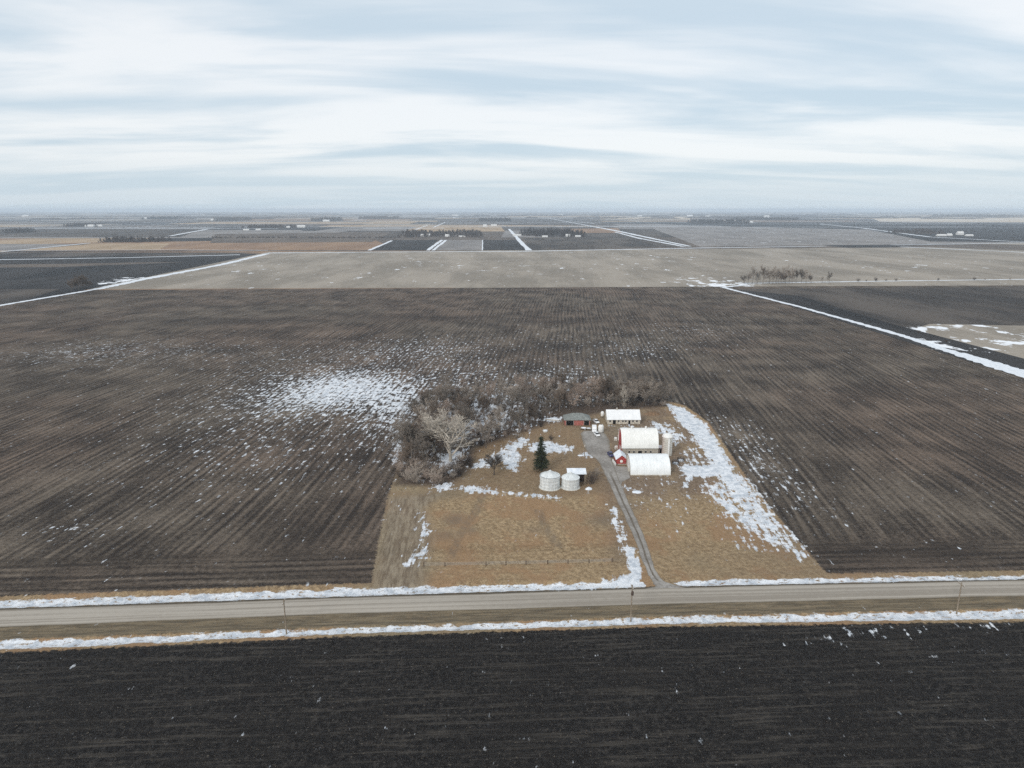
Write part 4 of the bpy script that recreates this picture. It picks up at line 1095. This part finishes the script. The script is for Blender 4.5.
q = MB(); q.tube((0, 0, 0), (0, 0, hp), .16, .12, 8, True); q.build('pole', M_WOOD, r); q = MB(); q.box(-.2, -.35, hp-1.2, .2, -.14, hp-.5); q.build('lamp', M_TRIM, r)

# fence in the pasture
r = thing('wire_fence', 'thin wire fence with dark posts across the pasture near the road', 'fence', (*G(424, 566), 0))
ox, oy = G(424, 566)
fp = [(424,566.3),(445,566.2),(486,565.4),(506,565),(526,564.6),(547.6,564),(568,563.4),(589,563.2),(612,562)]
pp = []
for a_, b_ in fp:
    x, y = G(a_, b_); x -= ox; y -= oy; pp.append((x, y)); q = MB(); q.tube((x, y, -.1), (x, y, 1.15), .13, .12, 7, True); q.build('post', M_RUSTY, r)
q = MB()
for (x0, y0), (x1, y1) in zip(pp[:-1], pp[1:]):
    for z_ in (.35, .7, 1.05): q.tube((x0, y0, z_), (x1, y1, z_), .012, .012, 3)
q.build('wire', M_GALV, r)

# ------------------------------------------------------------------ vehicles
def wheel(parent, x, y, rr_=.33, w=.22):
    q = MB(); q.tube((x-w/2, y, rr_), (x+w/2, y, rr_), rr_, rr_, 16, True); o = q.build('wheel', M_TYRE, parent)
    q = MB(); q.tube((x-w/2-.01, y, rr_), (x+w/2+.01, y, rr_), rr_*.55, rr_*.55, 10, True); q.build('rim', M_GALV, o)
def loft(sections):
    """sections: (y, half width, z low, z high) boxes blended along y"""
    mb = MB()
    for y_, hw, z0, z1 in sections: mb.v += [(-hw*.96,y_,z0),(hw*.96,y_,z0),(hw,y_,(z0+z1)/2),(hw*.92,y_,z1),(-hw*.92,y_,z1),(-hw,y_,(z0+z1)/2)]
    for i in range(len(sections)-1):
        a_ = 6*i
        for k in range(6): j = (k+1) % 6; mb.f.append((a_+k, a_+j, a_+6+j, a_+6+k))
    mb.f.append(tuple(range(6))[::-1]); mb.f.append(tuple(6*(len(sections)-1)+k for k in range(6))); return mb
def car(label, px, py, rz, body_m, van=False, group=None):
    """built pointing to -y (nose)"""
    x, y = G(px, py); r = thing('parked_van' if van else 'parked_car', label, 'van' if van else 'car', (x, y, 0), rz, group)
    if van:
        b_ = loft([(-2.5,.75,.45,.8),(-2.4,.95,.35,1.05),(-1.6,1.0,.3,1.2),(-1.1,1.0,.3,2.1),(-.8,1.0,.3,2.25),(2.4,1.0,.3,2.25),(2.5,.95,.45,2.1)])
        gl = loft([(-1.55,.86,1.22,1.3),(-1.12,.90,1.3,2.0)])
    else:
        b_ = loft([(-2.25,.70,.40,.62),(-2.1,.86,.28,.78),(-1.2,.90,.26,.92),(1.4,.90,.26,.96),(2.1,.86,.30,.90),(2.22,.75,.42,.8)])
        gl = loft([(-1.25,.74,.90,.95),(-.55,.70,.92,1.40),(.9,.70,.92,1.42),(1.7,.74,.93,.98)])
    fix_normals(b_.build('body', body_m, r)); 
    g_ = fix_normals(gl.build('windows', M_GLASS, r))
    if not van: q = MB(); q.box(-.60, -.52, 1.40, .60, .9, 1.46); q.build('roof', body_m, r)
    for s_ in (-1, 1):
        q = MB(); q.box(s_*.62-.16, -2.22 if not van else -2.48, .55, s_*.62+.16, -2.08, .72); q.build('headlight', M_WHITE, r)
        wheel(r, s_*.80, -1.4); wheel(r, s_*.80, 1.35)
    return r
car('white car parked nose to the lane at the front of the vehicle cluster', 596.8, 435.5, R(8), M_CARW)
car('white van parked behind the white car in the vehicle cluster', 594.2, 431.3, R(-8), M_CARW, True)
car('silver-white car at the back of the cluster, next to the garage', 596.0, 422.5, R(12), M_CARW)
car('dark blue car parked beside the tiny red shed', 610.4, 455.6, R(4), M_BLUE)
# flatbed trailer with snow
x, y = G(586.0, 429.5); r = thing('flat_trailer', 'low flat trailer under melting snow left of the white van', 'trailer', (x, y, 0), R(70))
q = MB(); q.box(-1.1, -2.4, .5, 1.1, 2.4, .68); q.build('deck', M_WOOD, r); q = MB(); q.lathe([(1.0, .685), (.9, .78), (.4, .86)], 14, 0, 1.0, squash=1.2); q.lathe([(.8, .685), (.7, .75), (.3, .80)], 14, .1, -1.2, squash=1.1); q.build('snow_cover', M_SNOW, r)
q = MB(); q.tube((0, -2.4, .5), (0, -3.8, .45), .06, .05, 6); q.build('drawbar', M_RUSTY, r); wheel(r, -1.2, .2); wheel(r, 1.2, .2)
# upright tanks
def tank(label, px, py, top, rad, m, legs=True):
    x, y = G(px, py); h = height_at(px, py, top); r = thing('storage_tank', label, 'tank', (x, y, 0)); b0 = .7 if legs else .02
    q = MB(); q.lathe([(.1, b0), (rad*.7, b0+.15), (rad, b0+.5), (rad, h-.6), (rad*.75, h-.2), (rad*.25, h)], 24); q.build('vessel', m, r, True)
    if legs:
        for k in range(3): w = 2*PI*k/3+.5; q = MB(); q.tube((math.cos(w)*rad*.8, math.sin(w)*rad*.8, 0), (math.cos(w)*rad*.8, math.sin(w)*rad*.8, b0+.6), .07, .07, 6); q.build('leg', M_RUSTY, r)
    q = MB(); q.tube((0, 0, h-.05), (0, 0, h+.15), rad*.2, rad*.2, 10, True); q.build('lid', M_RUSTY, r); return r
tank('tall white oval tank standing alone left of the livestock shed', 602.2, 418.0, 411.2, .72, M_WHITE)
tank('wide off-white round tank on the right of the vehicle cluster', 600.8, 432.6, 424.6, 1.15, M_WHITE, False)
# white round stock-tank lid on the lawn
x, y = G(545.2, 431.6); r = thing('stock_tank', 'low round stock tank filled with snow on the lawn behind the evergreen', 'stock tank', (x, y, 0))
q = MB(); q.lathe([(1.0, 0), (1.02, .6), (1.05, .62), (.95, .63), (.93, .5)], 24, cap_top=False); q.build('tub', M_GALV, r); q = MB(); q.lathe([(.93, .5), (.7, .62), (.2, .68)], 24); q.build('snow_cover', M_SNOW, r)
# round feeders east of the quonset
for i, (px, py, lb) in enumerate([(675.5, 463.5, 'left dark ring feeder heaped with snow, right of the quonset'), (680.6, 460.6, 'right dark ring feeder half drifted over, farther from the quonset')]):
    x, y = G(px, py); r = thing('ring_feeder', lb, 'feeder', (x, y, 0), i*.7, 'ring feeders east of the quonset')
    q = MB()
    for z_ in (.3, .7, 1.1): 
        for k in range(20): w = 2*PI*k/20; w2 = 2*PI*(k+1)/20; q.tube((1.3*math.cos(w), 1.3*math.sin(w), z_), (1.3*math.cos(w2), 1.3*math.sin(w2), z_), .07, .07, 4)
    q.build('ring', M_TYRE, r); q = MB()
    for k in range(10): w = 2*PI*k/10; q.tube((1.3*math.cos(w), 1.3*math.sin(w), 0), (1.3*math.cos(w), 1.3*math.sin(w), 1.15), .04, .04, 4)
    q.build('bars', M_RUSTY, r); q = MB(); q.lathe([(1.2, 0), (1.0, .35), (.4, .6)], 18); q.build('snow_cover', M_SNOW, r)
# snow heap beside the bins
def heap(label, px, py, rad, h, m=M_SNOW, name='snow_pile', cat='snow pile', seed=0):
    rg = random.Random(seed); q = MB(); k = 18; x, y = G(px, py)
    for ring in range(5):
        f = ring/4
        for i in range(k): w = 2*PI*i/k; rr_ = rad*(1-f*.95)*(1+rg.uniform(-.2, .2)); q.v.append((math.cos(w)*rr_*1.3, math.sin(w)*rr_, h*math.sin(f*PI/2)*rg.uniform(.85, 1.1)-.03))
    for ring in range(4):
        for i in range(k): j = (i+1) % k; q.f.append((ring*k+i, ring*k+j, (ring+1)*k+j, (ring+1)*k+i))
    q.f.append(tuple(4*k+i for i in range(k))); tag(q.build(name, m, None, True, (x, y, 0)), label, cat); return q
heap('small heap of snow just right of the grain bins', 588.8, 489.2, 1.0, .8, seed=1)
heap('snow heap at the corner of the yard pole, west edge of the gravel', 580.5, 455.5, .9, .35, seed=2)
heap('snow heap on the grass between lane and quonset', 637, 492, 1.3, .45, seed=3)
M_DIRT = plain('dirt', (0.20, 0.13, 0.08), 0.95, 0, .35, 1.5, .1)
heap('reddish earth mound north-east of the livestock shed', 652, 414, 3.0, 1.0, M_DIRT, 'dirt_mound', 'earth mound', 4)
# long snowy lumber pile left of the garage
x, y = G(553, 420.5); r = thing('lumber_pile', 'long pale stack of planks left of the red garage', 'lumber pile', (x, y, 0), R(-24))
for k in range(4): q = MB(); q.box(-3.6+.2*k, -.5, .02+.2*k, 3.4-.15*k, .5-.05*k, .18+.2*k); q.build('plank_layer', M_TRIM if k < 3 else M_SNOW, r)
# stacked junk between barn and yard
for i, (px, py, lb) in enumerate([(615.4, 440.5, 'pale feed sacks stacked at the north end of the barn front'), (616.2, 449.2, 'white crate stack by the south corner of the barn gable')]):
    x, y = G(px, py); r = thing('crate_stack', lb, 'crates', (x, y, 0), .3*i)
    q = MB(); q.box(-.6, -.5, 0, .6, .5, .8); q.build('lower_crate', M_TRIM, r); q = MB(); q.box(-.45, -.4, .805, .5, .45, 1.35); q.build('upper_crate', M_WHITE, r)

# ------------------------------------------------------------------ distant farm buildings
M_FARW = plain('far_white', (0.62, 0.62, 0.61), 0.6, 0, .05)
def farm_building(label, px, py, L, W, e, top, group, rz=0.0):
    x, y = G(px, py)
    r = thing('farm_building', label, 'farm building', (x, y, 0), rz, group)
    w_ = MB(); w_.extrude_x([(0,0),(W,0),(W,e),(W/2,top-.2),(0,e)], -L/2, L/2); fix_normals(w_.build('wall', M_FARW, r))
    rf = MB(); rf.shell_x([(-.4,e-.15),(W/2,top),(W+.4,e-.15)], -L/2-.3, L/2+.3, .2); fix_normals(rf.build('roof', M_FARW, r)); return r
FB = [
 (422,236.6,16,12,5,11,'white barn at the left end of the centre-left farmstead, leftmost of its pair'),(428.5,236.6,14,12,6,13,'tall white building, right one of the pair in the centre-left farmstead'),
 (447.5,236.8,22,12,5,11,'isolated white barn in the middle of the windbreak left of the centre road'),(462,237,30,10,3,6,'low white shed towards the right of the centre-left windbreak'),
 (517,236,40,12,4,8,'white house group on the right side of the centre snow road'),(545,237.2,26,10,3,7,'white shed below the left half of the broad windbreak'),(568,236.6,20,12,5,11,'white barn below the middle of the broad windbreak'),(578,237,26,10,3,7,'low white shed below the right end of the broad windbreak'),
 (485,226.8,28,16,8,16,'white barn of the farm beyond the gold field, left one'),(494,226.2,44,16,6,13,'long white barn of the farm beyond the gold field, right one'),
 (89,226.9,60,24,8,16,'bright white barn, left one of the two at far left'),(97,226.6,70,24,7,14,'bright white barn, right one of the two at far left'),
 (246,230.4,34,14,4,8,'low white shed at the left end of the small farm left of centre'),(258,230.2,30,14,4,8,'low white shed in the middle of the small farm left of centre'),
 (288,227.8,26,14,5,10,'small white barn, left of the pair above the brown grassland'),(301,227.6,56,20,8,16,'larger bright barn, right of the pair above the brown grassland'),
 (326,221.6,70,24,8,18,'white barn before the dark wood above the left-centre farm'),
 (942,236.2,44,14,4,9,'long low white barn at the left of the right-hand farm'),(950,236.0,24,14,5,11,'white barn second from left in the right-hand farm'),(961,235.0,30,18,8,17,'tallest white barn in the middle of the right-hand farm'),(970,236.2,36,14,4,8,'low white shed at the right end of the right-hand farm'),
 (213,220.6,60,30,8,18,'white barn on the skyline near the left wood'),(145,219.0,60,30,10,20,'left white barn on the left skyline'),(152,218.8,60,30,10,20,'right white barn on the left skyline'),
 (750,223.0,60,24,8,16,'small white barn in front of the long blue-grey wood'),(767,217.4,80,30,26,34,'tall pale elevator block on the right skyline'),(640,216.4,90,30,12,22,'pale building on the skyline right of centre'),
 (690,216.2,110,30,14,24,'wide pale building on the skyline above the right wood'),(708,217.2,70,30,12,24,'pale building right of the wide one on the skyline'),(860,215.2,110,40,14,24,'pale barn on the right skyline'),(992,215.6,140,40,14,26,'pale barn near the right end of the skyline'),
 (25,216.4,120,40,14,26,'pale barn near the left end of the skyline'),(390,217.8,90,30,12,20,'pale shed on the skyline left of centre'),(455,216.0,120,40,14,24,'pale shed on the skyline above the gold field'),(560,215.4,130,40,14,24,'pale building on the skyline at the end of the diagonal road')]
for px, py, L, W, e, top, lb in FB: farm_building(lb, px, py, L*.75, W*.8, e*.8, top*.8, 'white farm buildings out on the plain', random.uniform(-.1, .1))

# ------------------------------------------------------------------ haze
mh, t = mat('haze'); t.n.clear()
v_ = t.new('ShaderNodeVolumePrincipled'); v_.inputs['Color'].default_value = (0.75, 0.87, 1.0, 1); v_.inputs['Density'].default_value = 8.0e-5; v_.inputs['Anisotropy'].default_value = 0.0
o_ = t.new('ShaderNodeOutputMaterial'); t.l.new(v_.outputs[0], o_.inputs['Volume'])
mb = MB(); mb.box(-32500, -12500, -2.0, 32500, 32500, 112.0); hz = mb.build('haze', mh); hz['kind'] = 'stuff'; hz['label'] = 'thin pale winter haze over the plain'; hz['category'] = 'haze'

# ------------------------------------------------------------------ sky and sun
SUN_EL = 30.0; SUN_AZ = 215.0     # compass bearing of the sun
w = bpy.data.worlds.new('World'); sc.world = w; w.use_nodes = True
t = NT(w.node_tree)
sky = t.new('ShaderNodeTexSky', sky_type='NISHITA'); sky.sun_disc = False; sky.sun_elevation = R(SUN_EL); sky.sun_rotation = R(SUN_AZ); sky.altitude = 300; sky.dust_density = 2.0
d = t.new('ShaderNodeTexCoord').outputs['Generated']
dx, dy, dz = t.sep(d)
dz = t.m('MAXIMUM', dz, 0.004)
t.l.new(t.comb(dx, dy, dz), sky.inputs[0])
k = t.m('DIVIDE', 1.0, t.m('ADD', dz, 0.10))
cx = t.m('MULTIPLY', dx, k); cy = t.m('MULTIPLY', dy, k)
cv = t.comb(t.m('MULTIPLY', cx, 0.36), t.m('MULTIPLY', cy, 0.95), 3.1)
n1 = t.noise(cv, 1.0, 5, 0.55, '3D', 0.4)
n2 = t.noise(t.comb(t.m('MULTIPLY', cx, 1.3), t.m('MULTIPLY', cy, 3.0), 7.1), 1.0, 4, 0.5, '3D')
cl = t.m('ADD', t.m('MULTIPLY', n1, 0.90), t.m('MULTIPLY', n2, 0.10))
cov = t.ss(cl, 0.38, 0.60)
low = t.ss(dz, 0.075, 0.015)
ccol = t.mix(cov, (5.6, 6.7, 7.6), (8.7, 8.95, 9.15))
ccol = t.mix(t.m('MULTIPLY', low, 0.75), ccol, (5.9, 7.0, 7.85))
ccol = t.mix(t.ss(dz, 0.16, 0.5, 0.0, 0.6), ccol, (8.3, 8.7, 9.0))
col = t.mix(0.86, sky.outputs[0], ccol)
bg = t.new('ShaderNodeBackground'); t.put(bg.inputs[0], col); bg.inputs[1].default_value = 0.085
wo = t.new('ShaderNodeOutputWorld'); t.l.new(bg.outputs[0], wo.inputs[0])
sd = bpy.data.lights.new('sun', 'SUN'); sd.energy = 1.5; sd.angle = R(12); sd.color = (1.0, 0.95, 0.88)
so = bpy.data.objects.new('sun', sd); COL.objects.link(so)
dirv = Vector((math.sin(R(SUN_AZ))*math.cos(R(SUN_EL)), math.cos(R(SUN_AZ))*math.cos(R(SUN_EL)), math.sin(R(SUN_EL))))
so.rotation_euler = dirv.to_track_quat('Z', 'Y').to_euler()

sc.render.engine = 'CYCLES'
sc.view_settings.view_transform = 'Standard'; sc.view_settings.look = 'None'; sc.view_settings.exposure = 0.38; sc.view_settings.gamma = 1.0
sc.cycles.max_bounces = 4; sc.cycles.diffuse_bounces = 2; sc.cycles.volume_bounces = 2; sc.cycles.use_denoising = False
